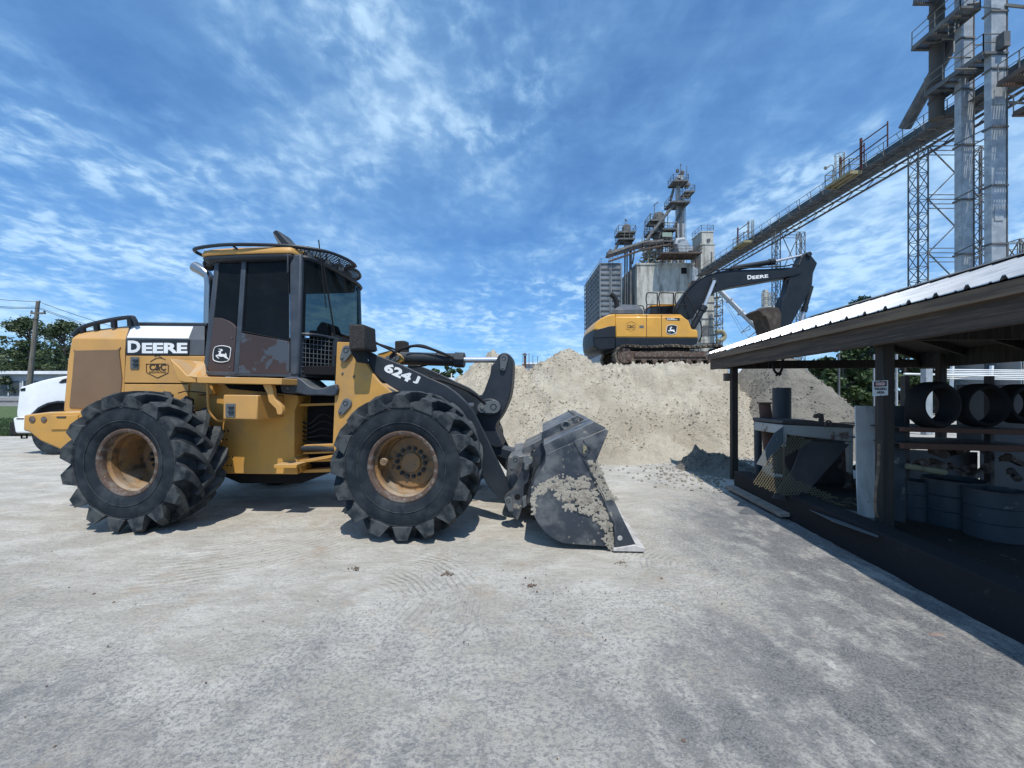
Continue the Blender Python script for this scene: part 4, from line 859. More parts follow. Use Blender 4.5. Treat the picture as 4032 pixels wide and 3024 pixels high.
# ---------------- excavator ----------------
EX = Frame(4.2, 16.2, 2.70, 0)
ex = empty('excavator', EX.loc(), 0, 'yellow tracked excavator with dark boom standing on top of the pale sand pile', 'excavator')
def E(name, m, pts, d0, d1, parent=None, bevel=.012, **k): return P(name, m, EX, pts, d0, d1, parent or ex, bevel, **k)
SD = .25
hs_ = E('engine_housing', YEX, [(2424, 1246), (2690, 1246), (2712, 1262), (2724, 1296), (2747, 1299), (2750, 1330), (2424, 1328)], SD, SD + 2.5, None, .05)
hs_.name = 'upper_body'
for x0, x1 in ((2545, 2547), (2604, 2606)): E('door_seam', LETK, rect(x0, 1240, x1, 1327), SD - .004, SD + .02, hs_, 0)
a_ = [EX(2424, 1250, SD), EX(2692, 1250, SD), EX(2696, 1239, SD + .3), EX(2424, 1235, SD + .3)]
E('body_top', YEX, [(2424, 1237), (2680, 1238), (2692, 1248), (2424, 1248)], SD + .06, SD + 2.4, hs_, .02)
cwp = [(2424, 1235), (2400, 1238), (2368, 1252), (2347, 1272), (2338, 1298), (2424, 1300)]
cwb = [(2424, 1298), (2338, 1298), (2336, 1330), (2340, 1366), (2359, 1378), (2424, 1374)]
def cwl(name, m, pts):
    L = []
    for d, k in ((SD + .05, 1), (SD + .02, 1), (SD + .6, 1.06), (SD + 1.3, 1.10), (SD + 2.0, 1.06), (SD + 2.5, 1)):
        L.append([EX(2424 + (x - 2424) * (1 if i == 0 and d < SD + .03 else 1), y, SD) for i, (x, y) in enumerate(pts)]); x0 = EX(2424, 1300, SD).x
        L[-1] = [Vector((x0 + (p.x - x0) * k, d, p.z)) for p in L[-1]]
    return MB().loft(L[1:]).build(name, m, ex, .04)
cwl('counterweight', YEX, cwp); cwl('counterweight', EXD, cwb)
E('lower_body', EXD, [(2424, 1328), (2750, 1331), (2744, 1352), (2707, 1371), (2424, 1378)], SD + .01, SD + 2.4, None, .02)
E('counterweight_band', BLKG, [(2337, 1302), (2350, 1298), (2400, 1284), (2424, 1283), (2424, 1326), (2337, 1330)], SD + .0, SD + .06, None, .01)
ec = MB(); ec.loft([[EX(x, y, SD + .15) for x, y in [(2402, 1236), (2535, 1236), (2530, 1217), (2418, 1217)]], [EX(x, y, SD + .55) for x, y in [(2405, 1236), (2535, 1236), (2508, 1200), (2449, 1198)]], [EX(x, y, SD + .55) + Vector((0, 1.5, 0)) for x, y in [(2405, 1236), (2535, 1236), (2508, 1200), (2449, 1198)]]])
ec.build('engine_cover', GRYP, ex, .02)
b = MB(); b.tube(smoothpts([EX(2427, 1225, SD + .5), EX(2428, 1195, SD + .5), EX(2420, 1172, SD + .5), EX(2404, 1158, SD + .5)], 5), .11, 12); b.build('exhaust_pipe', BLK, ex)
hr = []
for x0, x1 in ((2545, 2588), (2595, 2652), (2659, 2702)):
    b = MB(); b.tube(smoothpts([EX(x0, 1234, SD + .1), EX(x0 + 2, 1200, SD + .1), EX(x0 - 1, 1178, SD + .1), EX(x0 + 1, 1158, SD + .1), EX(x0 + 8, 1153, SD + .1), EX(x1 - 5, 1154, SD + .1), EX(x1, 1160, SD + .1), EX(x1, 1234, SD + .1)], 3), .024, 6)
    b.tube([EX(x0 + 2, 1200, SD + .1), EX(x1, 1200, SD + .1)], .02, 6); b.build('handrail', BLK, ex)
b = MB(); b.tube(smoothpts([EX(2514, 1204, SD + .2), EX(2530, 1205, SD + .2), EX(2535, 1216, SD + .2), EX(2537, 1234, SD + .2)], 3), .022, 6); b.build('handrail', BLK, ex)
cabx = E('operator_cab', BLKG, [(2560, 1236), (2562, 1208), (2580, 1202), (2652, 1200), (2655, 1236)], SD + 1.5, SD + 2.4, None, .04)
E('cab_roof', YEX, [(2562, 1202), (2590, 1196), (2676, 1197), (2680, 1203), (2572, 1206)], SD + 1.45, SD + 2.45, cabx, .02)
E('cab_window', GLS, [(2592, 1210), (2645, 1210), (2648, 1234), (2590, 1234)], SD + 1.48, SD + 1.5, cabx, .0)
# boom
BM = SD + .85
boom = E('boom', EXD, sm2([(2662, 1232), (2668, 1208), (2690, 1172), (2720, 1131), (2745, 1107), (2775, 1088), (2820, 1072), (2865, 1064), (3023, 1058), (3110, 1052), (3154, 1056), (3150, 1078), (3105, 1090), (3040, 1101), (2978, 1113), (2900, 1126), (2850, 1138), (2820, 1150), (2775, 1186), (2745, 1225), (2729, 1250), (2707, 1256)], 2), BM, BM + .55, None, .03)
text('D', EX, (2943, 1083, 2960, 1100), BM - .01, LET, boom, bold=.03, ang=R(-6))
text('EERE', EX, (2962, 1083, 3025, 1096), BM - .01, LET, boom, bold=.03, ang=R(-6))
st_ = E('stick', EXD, [(3186, 993), (3200, 1012), (3219, 1036), (3203, 1075), (3198, 1126), (3170, 1180), (3118, 1275), (3100, 1325), (3072, 1325), (3062, 1290), (3077, 1203), (3084, 1171), (3098, 1155), (3109, 1095), (3120, 1062), (3145, 1040), (3160, 1005), (3176, 992)], BM + .05, BM + .5, None, .03)
def cyl(name, a, b_, c, r0, r1, d, parent=ex):
    m_ = MB(); m_.tube([EX(*a, d), EX(*b_, d)], r0, 14); m_.tube([EX(*b_, d) - (EX(*b_, d) - EX(*a, d)).normalized() * .25, EX(*b_, d)], r0 * 1.25, 12); o = m_.build(name, EXD, parent, .01)
    m_ = MB(); m_.tube([EX(*b_, d), EX(*c, d)], r1, 12); m_.build('cylinder_rod', ROD, o)
cyl('boom_cylinder', (2727, 1290), (2773, 1206), (2813, 1106), .13, .075, BM - .2); cyl('boom_cylinder', (2727, 1290), (2773, 1206), (2813, 1106), .13, .075, BM + .75)
cyl('stick_cylinder', (2880, 1058), (3048, 1030), (3182, 1000), .12, .06, BM + .28)
cyl('bucket_cylinder', (3194, 1128), (3165, 1228), (3156, 1266), .10, .06, BM + .28)
b = MB(); b.lathe([(0, -.03), (.13, -.03), (.15, 0), (.15, .7)], 16, EX(2813, 1107, BM - .03)); b.build('boom_pin', DKP, ex, .01); b = MB(); b.lathe([(0, -.05), (.11, -.04), (.11, .6)], 14, EX(3186, 1001, BM)); b.build('boom_pin', DKP, ex, .01); b = MB(); b.lathe([(0, -.05), (.10, -.04), (.10, .6)], 14, EX(2884, 1057, BM)); b.build('boom_pin', DKP, ex, .01)
b = MB(); b.ext(EX, [(2868, 1066), (2880, 1050), (2892, 1050), (2910, 1064)], BM + .1, BM + .45); b.build('cylinder_bracket', DKP, ex, .01)
b = MB()
b.tube(smoothpts([EX(2665, 1222, BM - .05), EX(2690, 1168, BM - .05), EX(2722, 1124, BM - .05), EX(2772, 1083, BM - .05), EX(2840, 1062, BM - .05), EX(2950, 1054, BM - .05), EX(3060, 1050, BM - .05), EX(3105, 1046, BM - .05), EX(3115, 1042, BM), EX(3148, 1044, BM)], 4), .03, 6)
b.tube(smoothpts([EX(3112, 1098, BM - .03), EX(3098, 1100, BM - .03), EX(3090, 1118, BM - .03), EX(3098, 1134, BM - .03)], 4), .025, 6)
b.tube(smoothpts([EX(2700, 1156, BM - .15), EX(2712, 1180, BM - .2), EX(2748, 1245, BM - .3), EX(2762, 1285, BM - .3), EX(2763, 1320, BM - .25), EX(2752, 1345, BM)], 4), .025, 6)
b.build('hydraulic_hose', BLK, ex)
E('excavator_bucket', mat('earth_stained_steel', (.05, .04, .033), c2=(.085, .07, .056), s2=3, rough=.9, bump=.4), [(2985, 1223), (3003, 1212), (3030, 1208), (3068, 1212), (3078, 1240), (3074, 1300), (3034, 1308), (3024, 1270), (3018, 1248), (3002, 1240)], BM - .2, BM + .8, None, .03)
pn = E('model_plate', BLKG, [(2618, 1251), (2677, 1252), (2677, 1263), (2628, 1262)], SD - .008, SD + .01)
text('210G', EX, (2626, 1252.5, 2656, 1260.5), SD - .011, LET, pn, bold=.04); text('LC', EX, (2658, 1256, 2667, 1260.5), SD - .011, LET, pn, bold=.03)
deer(EX, 2624, 1279, 2666, 1317, SD - .010, ex)
em = hexlogo(EX, 2484, 1285, 21, SD - .004, ex); text('C&C', EX, (2470, 1280, 2499, 1291), SD - .004, LETK, em, bold=.03)
text('EXCAVATING', EX, (2470, 1294, 2498, 1297), SD - .004, LETK, em, bold=0)
E('small_sticker', PIN, rect(2518, 1281, 2535, 1292), SD - .006, SD + .01)
# tracks
TRK = mat('muddy_track', (.20, .17, .13), c2=(.07, .06, .055), s2=3, t2=(.42, .6), rough=.9, bump=.5, bs=20, bd=.02)
def track(d0, d1):
    x0 = EX(2425, 1400, 0).x; x1 = x0 + 4.75; zc = .42; r = .43
    cl_ = []
    for i in range(13): a = R(270 - 180 * i / 12); cl_.append((x0 + r + r * math.cos(a) * 1.0, zc + r * math.sin(a)))
    for i in range(1, 14): t = i / 14; cl_.append((x0 + r + (x1 - x0 - 2 * r) * t, zc + r - .03 + .03 * math.cos(t * 6.28 * 2)))
    for i in range(13): a = R(90 - 180 * i / 12); cl_.append((x1 - r + r * math.cos(a), zc + r * math.sin(a)))
    pts = [Vector((x, 0, z)) for x, z in cl_]; n = len(pts)
    o = MB(); inn_ = []; outp = []
    cen = Vector(((x0 + x1) / 2, 0, zc))
    for i in range(n):
        t = (pts[(i + 1) % n] - pts[i - 1]).normalized(); nn = Vector((-t.z, 0, t.x)); outp.append(pts[i] + nn * .02); inn_.append(pts[i] - nn * .06)
    o.loft([[Vector((p.x, d, p.z)) for p in L] for L, d in ((inn_, d0 + .1), (outp, d0 + .1), (outp, d1 - .1), (inn_, d1 - .1))], caps=False)
    full = smoothpts(pts, 3, True); per = sum((full[(i + 1) % len(full)] - full[i]).length for i in range(len(full)))
    s_ = 0; step = per / 49; nxt = 0
    for i in range(len(full)):
        a = full[i]; c = full[(i + 1) % len(full)]; L = (c - a).length
        while nxt < s_ + L and L > 1e-6:
            p = a.lerp(c, (nxt - s_) / L); t = (c - a).normalized(); nn = Vector((-t.z, 0, t.x)); M = Matrix(((t.x, 0, nn.x, p.x), (0, 1, 0, 0), (t.z, 0, nn.z, p.z), (0, 0, 0, 1)))
            o.box(-.085, .085, d0, d1, .0, .03, M); o.box(-.075, -.055, d0, d1, .03, .055, M); nxt += step
        s_ += L
    return o.build('track', TRK, ex, 0), x0, x1
for d0 in (0.0, 2.2):
    tr_, x0, x1 = track(d0, d0 + .6)
    fb = MB(); fb.box(x0 + .5, x1 - .6, d0 + .12, d0 + .48, .22, .60); fb.box(x0 + .8, x1 - .9, d0 + .06, d0 + .54, .36, .52)
    for i in range(8): fb.lathe([(0, .08), (.10, .08), (.12, .12), (.12, .5)], 12, (x0 + .75 + i * .47, d0, .16))
    fb.lathe([(0, .14), (.33, .14), (.33, .46), (0, .46)], 22, (x0 + .43, d0, .42)); fb.lathe([(0, .14), (.30, .14), (.33, .2), (.33, .46), (0, .46)], 22, (x1 - .43, d0, .42))
    fb.build('track_frame', RUST, ex, .01)
b = MB(); b.box(x0 + 1.2, x1 - 1.4, .5, 2.3, .45, .80); b.lathe([(0, 0), (.62, 0), (.62, .28), (0, .28)], 24, ((x0 + x1) / 2 - .4, 1.45, .72), 'z'); b.build('undercarriage', RUST, ex, .01)

# ---------------- lorry behind the loader ----------------
TR = Frame(-12.2, 9.4, 0, 0)
tr = empty('white_lorry', TR.loc(), 0, 'white bonneted lorry tractor parked behind the yellow loader', 'lorry')
bon = sm2([(78, 1529), (96, 1521), (160, 1500), (215, 1488), (262, 1481), (330, 1474), (330, 1640), (262, 1640), (262, 1586), (225, 1583), (185, 1590), (150, 1608), (122, 1632), (100, 1645), (66, 1641), (70, 1590)], 2)
c_ = [TR(x, y, 0) for x, y in bon]; L = []
for d, k, dz in ((0, 1, 0), (.12, 1, .03), (.6, 1.0, .10), (1.2, 1.0, .12), (1.8, 1.0, .10), (2.28, 1, .03), (2.4, 1, 0)):
    L.append([Vector((p.x, d, p.z + dz * max(0, min(1, (p.z - .9) / .8)))) for p in c_])
MB().loft(L).build('bonnet', WHV, tr, .02)
P('wheel_arch_lining', DARK, TR, [(122, 1633), (150, 1609), (185, 1591), (225, 1584), (262, 1587), (330, 1600), (330, 1680), (130, 1680)], .06, 2.3, tr, 0)
P('arch_lip', DKP, TR, [(118, 1635), (148, 1604), (185, 1586), (225, 1578), (262, 1581), (262, 1588), (225, 1585), (186, 1593), (152, 1611), (126, 1636)], -.03, .1, tr, .005)
P('bumper', WHV, TR, [(48, 1644), (92, 1640), (150, 1640), (130, 1706), (58, 1706)], -.02, 2.42, tr, .04)
P('bumper_guard', BLK, TR, [(38, 1663), (52, 1660), (58, 1706), (90, 1706), (90, 1712), (44, 1712), (40, 1718), (36, 1712)], .1, 2.3, tr, .02)
b = MB(); b.tube([TR(85, 1712, .3), TR(85, 1725, .3), TR(106, 1725, .3), TR(106, 1710, .3)], .02, 6); b.build('tow_hook', BLK, tr)
P('marker_lamp', RUST, TR, rect(64, 1646, 92, 1651), -.03, 0, tr, .004)
P('headlamp', GLC, TR, [(80, 1531), (98, 1527), (98, 1539), (80, 1540)], -.012, .01, tr, .004)
P('bonnet_vent', BLK, TR, [(230, 1507), (245, 1494), (266, 1488), (266, 1506), (240, 1509)], -.012, .02, tr, .004)
P('lorry_cab', WHV, TR, [(330, 1474), (368, 1400), (400, 1370), (470, 1350), (640, 1350), (640, 1680), (330, 1680)], 0, 2.4, tr, .06)
P('cab_window', BLDD, TR, [(372, 1410), (395, 1382), (440, 1376), (440, 1460), (350, 1460)], -.01, .02, tr, .01)
P('chassis', DARK, TR, [(330, 1680), (1100, 1680), (1100, 1715), (330, 1715)], .7, 1.7, tr, .01)
for cx_ in (TR(198, 1742, .1).x + .1, TR(198, 1742, .1).x + 4.4, TR(198, 1742, .1).x + 5.8):
    for d in (.03, 2.05):
        b = MB(); b.lathe([(.0, .12), (.27, .12), (.29, .03), (.40, .0), (.50, .02), (.525, .06), (.525, .28), (.5, .32), (0, .32)], 40, (0, 0, 0)); wh = b.build('wheel', TYR, tr, .005); wh.location = (cx_, d, .52)
        b = MB(); b.lathe([(0, .06), (.1, .05), (.12, .1), (.27, .115)], 24); b.build('hub', PIN, wh)

# ---------------- low building, pole, wires, trees on the left ----------------
def wbox(b, x0, x1, y0, y1, z0, z1): return b.box(x0, x1, y0, y1, z0, z1)
lb = empty('low_building', (-70, 52, .9), 0, 'long low flat-roofed building with a white roof edge and dark windows beyond the railway', 'building')
b = MB(); b.box(-30, 25, 0, 12, 0, 3.2); b.build('wall', BLDG, lb)
b = MB(); b.box(-30.6, 25.6, -.6, 12.6, 3.2, 3.62); b.build('roof', WHV, lb, .03)
for i in range(16):
    x = -29 + i * 3.3; b = MB(); b.box(x, x + 2.7, -.06, .1, .35, 2.3); wn = b.build('window', BLDD, lb)
    b = MB(); b.box(x + 1.3, x + 1.42, -.12, -.061, .35, 2.3); b.box(x - .04, x + .06, -.12, .02, .3, 2.35); b.build('window_frame', WHT, wn)
def pole(x, y, h, lab):
    r = empty('utility_pole', (x, y, 0), 0, lab, 'utility pole')
    b = MB(); b.tube([(-.9, 0, 0), (0, 0, h)], [.19, .11], 10); b.build('post', POLE, r)
    b = MB(); b.box(-.55, .55, -.06, .06, h - 1.0, h - .88); b.build('crossarm', POLE, r)
    for dx in (-.5, .5, .12): b = MB(); b.lathe([(0, 0), (.05, 0), (.06, .08), (.03, .16)], 8, (dx, 0, h - (.88 if dx != .12 else .1)), 'z'); b.build('insulator', GALD, r)
pw = W(150, 1186, 30); pole(pw.x, 30, pw.z, 'leaning grey wooden utility pole in front of the trees at the far left')
def wire(pts, r, lab, n=10):
    a, c = Vector(pts[0]), Vector(pts[1]); sag = pts[2]
    L = [a.lerp(c, i / n) + Vector((0, 0, -sag * 4 * (i / n) * (1 - i / n))) for i in range(n + 1)]
    b = MB(); b.tube(L, r, 4); return tag(b.build('power_line', BLK, None), lab, 'power line', 'power lines at the utility pole')
for (y0, ym, y1), dd, lab in (((1150, 1187, 1320), 0, 'topmost power line over the utility pole'), ((1190, 1209, 1345), .3, 'middle power line at the pole crossarm'), ((1194, 1214, 1352), -.3, 'lowest power line at the pole crossarm')):
    b = MB(); a = W(-700, y0 - 40, 22) if False else W(-300, y0 - 22, 27); m_ = W(148, ym, 30 + dd); c = W(700, y1 + 30, 36)
    L = [a.lerp(m_, i / 8) + Vector((0, 0, -.25 * 4 * (i / 8) * (1 - i / 8))) for i in range(9)] + [m_.lerp(c, i / 8) + Vector((0, 0, -.25 * 4 * (i / 8) * (1 - i / 8))) for i in range(1, 9)]
    b.tube(L, .022, 4); tag(b.build('power_line', BLK, None), lab, 'power line')

def tree(x, y, z, h, rad, label, group=None, leaves=5000, leaf=.16, m=LEAF, trunk_r=.22, crown0=.25, nclump=26, seed=1, flat=.75, name='tree', shell=.5):
    rg = np.random.default_rng(seed); rd = random.Random(seed)
    r = empty(name, (x, y, z), 0, label, 'tree', group)
    b = MB(); top = Vector((rd.uniform(-.3, .3), rd.uniform(-.3, .3), h * .78)); tp = [Vector((0, 0, 0)), Vector((rd.uniform(-.15, .15), 0, h * .3)), top * .7 + Vector((rd.uniform(-.2, .2), 0, 0)), top]
    b.tube(smoothpts(tp, 4), [trunk_r * (1 - .8 * i / 12) for i in range(13)], 8)
    cen = []
    for i in range(nclump):
        a = rd.uniform(0, 2 * PI); t = rd.random(); zz = h * (crown0 + (1 - crown0) * (t * .92 + .04)); prof = math.sin(PI * min(1, .18 + t * .80)) ** .6
        rr = rad * prof * math.sqrt(rd.uniform(.05, 1)); c = Vector((rr * math.cos(a), rr * math.sin(a), zz)); cen.append((c, rad * rd.uniform(.20, .42)))
        st = Vector((0, 0, min(h * .7, max(h * .15, zz - rr * .7)))); b.tube([st, st.lerp(c, .5) + Vector((0, 0, .1)), c], [trunk_r * .35, trunk_r * .22, trunk_r * .08], 5)
    b.build('trunk', BARK, r)
    wts = np.array([c[1] ** 2 for c in cen]); wts /= wts.sum(); idx = rg.choice(len(cen), leaves, p=wts)
    C = np.array([c[0][:] for c in cen])[idx]; Rr = np.array([c[1] for c in cen])[idx]
    d = rg.normal(size=(leaves, 3)); d /= np.linalg.norm(d, axis=1)[:, None]; q = shell + (1 - shell) * rg.random(leaves) ** .5; q *= rg.uniform(.75, 1.15, leaves)
    P0 = C + d * (Rr * q)[:, None] * np.array([1, 1, flat]); P0[:, 2] = np.maximum(P0[:, 2], .1)
    u = rg.normal(size=(leaves, 3)); u /= np.linalg.norm(u, axis=1)[:, None]; v = np.cross(u, rg.normal(size=(leaves, 3))); v /= np.linalg.norm(v, axis=1)[:, None]
    s1 = (leaf * rg.uniform(.6, 1.4, leaves))[:, None]; s2 = s1 * .55
    V = np.stack([P0 - u * s1, P0 + v * s2, P0 + u * s1, P0 - v * s2], 1).reshape(-1, 3)
    me = bpy.data.meshes.new('crown'); n4 = leaves * 4; me.vertices.add(n4); me.vertices.foreach_set('co', V.ravel()); me.loops.add(n4); me.loops.foreach_set('vertex_index', np.arange(n4)); me.polygons.add(leaves); me.polygons.foreach_set('loop_start', np.arange(leaves) * 4); me.update(calc_edges=True)
    me.materials.append(m); o = bpy.data.objects.new('crown', me); COL.objects.link(o); o.parent = r; return r
def ptree(px, ytop, Y, radpx, label, **k):
    p = W(px, ytop, Y); z = k.pop('z', 0.0); return tree(p.x, Y, z, p.z - z, radpx / FP * Y, label, **k)
ptree(120, 1258, 56, 92, 'tall open-crowned tree behind the utility pole at the far left', leaves=3000, leaf=.21, shell=.2, crown0=.30, nclump=34, seed=3, trunk_r=.3, z=.8)
ptree(245, 1262, 60, 88, 'open-crowned tree right of the utility pole, beside the loader hood', leaves=2800, leaf=.22, shell=.2, crown0=.26, nclump=32, seed=5, trunk_r=.3, z=.8)
ptree(120, 1340, 54, 75, 'dark bushy tree below the tall crown behind the pole', leaves=5200, leaf=.21, crown0=.05, nclump=26, seed=9, z=.8)
for i, (px, yt, rp, lab) in enumerate(((10, 1375, 85, 'round bushy tree at the left edge above the low building'), (75, 1400, 60, 'low bushy tree above the white roof edge, left of the pole'), (200, 1405, 75, 'low olive-green tree above the building right of the pole'), (275, 1370, 70, 'bushy tree just behind the loader hood'))):
    ptree(px, yt, 66, rp, lab, group=None, leaves=4600, leaf=.26, crown0=.03, nclump=22, seed=20 + i, m=LEAFD, z=.8)
for i, (px, yt, rp, lab) in enumerate(((1712, 1445, 34, 'distant tree seen under the loader tilt cylinder, leftmost'), (1762, 1440, 36, 'distant tree seen under the tilt cylinder, middle one'), (1812, 1450, 30, 'distant tree seen left of the sand pile crest'), (1650, 1470, 40, 'distant low tree behind the loader lift arm'))):
    ptree(px, yt, 90, rp, lab, leaves=2400, leaf=.30, crown0=.04, nclump=16, seed=40 + i, m=LEAFD)
for i, (px, yt, Y, rp, lab) in enumerate(((3225, 1405, 27, 75, 'leafy green tree just past the grey sand slope, seen through the shed'), (3330, 1330, 29, 85, 'dense green tree behind the shed, left of the danger sign'), (3420, 1172, 32, 100, 'tall tree whose top shows above the shed roof ridge'), (3560, 1360, 28, 90, 'dense green tree behind the shed, right of the danger sign post'), (3680, 1400, 30, 70, 'green tree behind the pale steel column past the shed'))):
    ptree(px, yt, Y, rp, lab, leaves=8000, leaf=.17, crown0=.02, nclump=30, seed=60 + i, m=LEAFD)
ptree(3800, 1350, 36, 110, 'green tree behind the grey tanks past the shed', leaves=5000, leaf=.24, crown0=.02, nclump=26, seed=77, m=LEAFD)

# ---------------- industrial kit ----------------
def railing(b, pts, h=1.05, sp=1.5, r=.03, mid_=True):
    for i in range(len(pts) - 1):
        a, c = Vector(pts[i]), Vector(pts[i + 1]); n = max(1, int(round((c - a).length / sp))); up = Vector((0, 0, h))
        b.bar(a + up, c + up, r)
        if mid_: b.bar(a + up * .52, c + up * .52, r * .8)
        for k in range(n + 1): p = a.lerp(c, k / n); b.bar(p, p + up, r)
def lattice(b, x0, x1, y0, y1, z0, z1, n, r=.05, rd=.03, faces='fblr'):
    cs = {'fl': (x0, y0), 'fr': (x1, y0), 'br': (x1, y1), 'bl': (x0, y1)}
    for c in cs.values(): b.bar((*c, z0), (*c, z1), r)
    prs = {'f': ('fl', 'fr'), 'b': ('bl', 'br'), 'l': ('fl', 'bl'), 'r': ('fr', 'br')}
    for k in range(n):
        za, zb = z0 + (z1 - z0) * k / n, z0 + (z1 - z0) * (k + 1) / n
        for f in faces:
            a, c = prs[f]; a, c = cs[a], cs[c]
            if k % 2: a, c = c, a
            b.bar((*a, za), (*c, zb), rd); b.bar((*a, zb), (*c, zb), rd)
def platform(name, x0, x1, y0, y1, z, m, label, rm=RAIL, cat='platform', r=.035, h=1.05, open_=(), joists=True, group=None, parent=None, sp=1.5):
    o = None
    b = MB(); b.box(x0, x1, y0, y1, z - .06, z)
    if joists:
        n = max(2, int((x1 - x0) / .7))
        for i in range(n + 1): x = x0 + (x1 - x0) * i / n; b.box(x - .035, x + .035, y0 + .01, y1 - .01, z - .24, z - .062)
        b.box(x0 - .04, x1 + .04, y0 - .05, y0, z - .28, z + .02); b.box(x0 - .04, x1 + .04, y1, y1 + .05, z - .28, z + .02)
    if parent: d = b.build('deck', m, parent)
    else:
        o = empty(name, ((x0 + x1) / 2, (y0 + y1) / 2, z), 0, label, cat, group); d = b.build('deck', m, o); d.matrix_parent_inverse = Matrix.Translation(-Vector(o.location))
    b = MB(); c = [(x0, y0, z), (x1, y0, z), (x1, y1, z), (x0, y1, z), (x0, y0, z)]
    for i, s_ in enumerate('frbl'):
        if s_ not in open_: railing(b, [c[i], c[i + 1]], h, sp, r)
    q = b.build('railing', rm, parent or o)
    if not parent: q.matrix_parent_inverse = Matrix.Translation(-Vector(o.location))
    return parent or o
def wpart(b, name, m, parent, bevel=0, **k):      # a part written in world metres under an Empty
    o = b.build(name, m, parent, bevel, **k); o.matrix_parent_inverse = Matrix.Translation(-Vector(parent.location)); return o
def X_(px, Y): return (px - CX) / FP * Y
def Z_(py, Y): return CH - (py - HY) / FP * Y

# grain elevator complex, 70 m away
Y0 = 70.0
bn = empty('storage_bin_block', (X_(2404, Y0), Y0 + 7, 0), 0, 'tall grey corrugated square storage bin block left of the concrete elevator', 'storage bin')
x0, x1 = X_(2362, Y0), X_(2446, Y0); zt_ = Z_(1038, Y0); zb_ = Z_(1386, Y0)
b = MB(); b.box(x0 + .1, x1 - .1, Y0 + .1, Y0 + 14.4, zb_ - .5, zt_); wpart(b, 'wall', CORR, bn)
b = MB(); n = 17
for i in range(n + 1):
    z = zb_ + (zt_ - zb_) * i / n
    b.box(x0 - .02, x1 + .02, Y0 - .05, Y0 + .1, z - .10, z + .10); b.box(x0 - .05, x0 + .1, Y0 - .02, Y0 + 14.5, z - .10, z + .10)
wpart(b, 'horizontal_rib', GALD, bn)
b = MB()
for i in range(4): x = x0 + (x1 - x0) * (0, .48, .52, 1)[i]; b.box(x - .12, x + .12, Y0 - .12, Y0 - .06, zb_, zt_)
for i in range(9): y = Y0 + 14.4 * i / 8; b.box(x0 - .14, x0 - .06, y - .12, y + .12, zb_, zt_)
wpart(b, 'vertical_rib', CORR, bn)
b = MB()
for i in range(22): x = x0 + .2 + (x1 - x0 - .4) * i / 21; b.box(x - .07, x + .07, Y0 + .1, Y0 + .25, 0, zb_ - .2)
for i in range(40): y = Y0 + .2 + 14 * i / 39; b.box(x0 + .1, x0 + .22, y - .1, y + .1, 0, zb_ - .2)
b.box(x0 + .22, x1 - .2, Y0 + .25, Y0 + 14.3, 0, zb_ - .2); wpart(b, 'base_cladding', GALV, bn)
b = MB(); railing(b, [(x0 + .3, Y0 + 14.2, zt_), (x0 + .3, Y0 + .3, zt_), (x1 - .3, Y0 + .3, zt_)], 1.1, 1.6, .03); b.box(x0, x1, Y0, Y0 + 14.5, zt_, zt_ + .12); wpart(b, 'roof_railing', RAIL, bn)

ce = empty('concrete_elevator', (X_(2620, Y0), Y0 + 8, 0), 0, 'stained concrete grain elevator block behind the yellow excavator', 'grain elevator')
x0, x1 = X_(2508, Y0), X_(2738, Y0); zc_ = Z_(1043, Y0)
b = MB(); b.box(x0, x1, Y0, Y0 + 16, 0, zc_); wpart(b, 'wall', CONC, ce, .05)
b = MB(); b.box(x0 - .15, x1 + .15, Y0 - .15, Y0 + 16.1, zc_, zc_ + .3); wpart(b, 'roof_slab', CONC, ce)
b = MB(); b.box(X_(2682, Y0), X_(2704, Y0), Y0 - .03, Y0 + .2, Z_(1078, Y0), Z_(1054, Y0)); wpart(b, 'wall_opening', DARK, ce)
b = MB()
for px_ in (2724,): b.box(X_(px_, Y0) - .05, X_(px_, Y0) + .05, Y0 - .06, Y0 - .002, Z_(1370, Y0), zc_ - .1)
wpart(b, 'wall_joint', GALD, ce)
sx0, sx1 = X_(2760, 69), X_(2814, 69)
stt = empty('stair_tower', ((sx0 + sx1) / 2, 71, 0), 0, 'pale concrete stair tower with railed roof, right of the concrete elevator block', 'tower')
b = MB(); b.box(sx0, sx1, 69, 73, 0, Z_(964, 69)); wpart(b, 'wall', CONC, stt, .04)
b = MB(); b.box(sx0 + .25, sx1 - .15, 69.2, 72.8, Z_(964, 69) + .15, Z_(912, 69)); b.box(sx0 - .15, sx1 + .15, 68.9, 73.1, Z_(964, 69), Z_(964, 69) + .15); b.box(sx0 + .1, sx1, 69.1, 72.9, Z_(912, 69), Z_(912, 69) + .15); wpart(b, 'upper_storey', CONC, stt)
b = MB(); z = Z_(912, 69) + .15; railing(b, [(sx0 + .2, 69.2, z), (sx1 - .1, 69.2, z), (sx1 - .1, 72.8, z), (sx0 + .2, 72.8, z), (sx0 + .2, 69.2, z)], 1.1, 1.2, .035); wpart(b, 'roof_railing', RAIL, stt)
b = MB(); b.box(X_(2785, 69), X_(2797, 69), 68.96, 69.3, Z_(950, 69), Z_(940, 69)); b.box(X_(2798, 69), X_(2804, 69), 68.96, 69.02, Z_(1250, 69), Z_(992, 69)); wpart(b, 'hatch', GALD, stt)
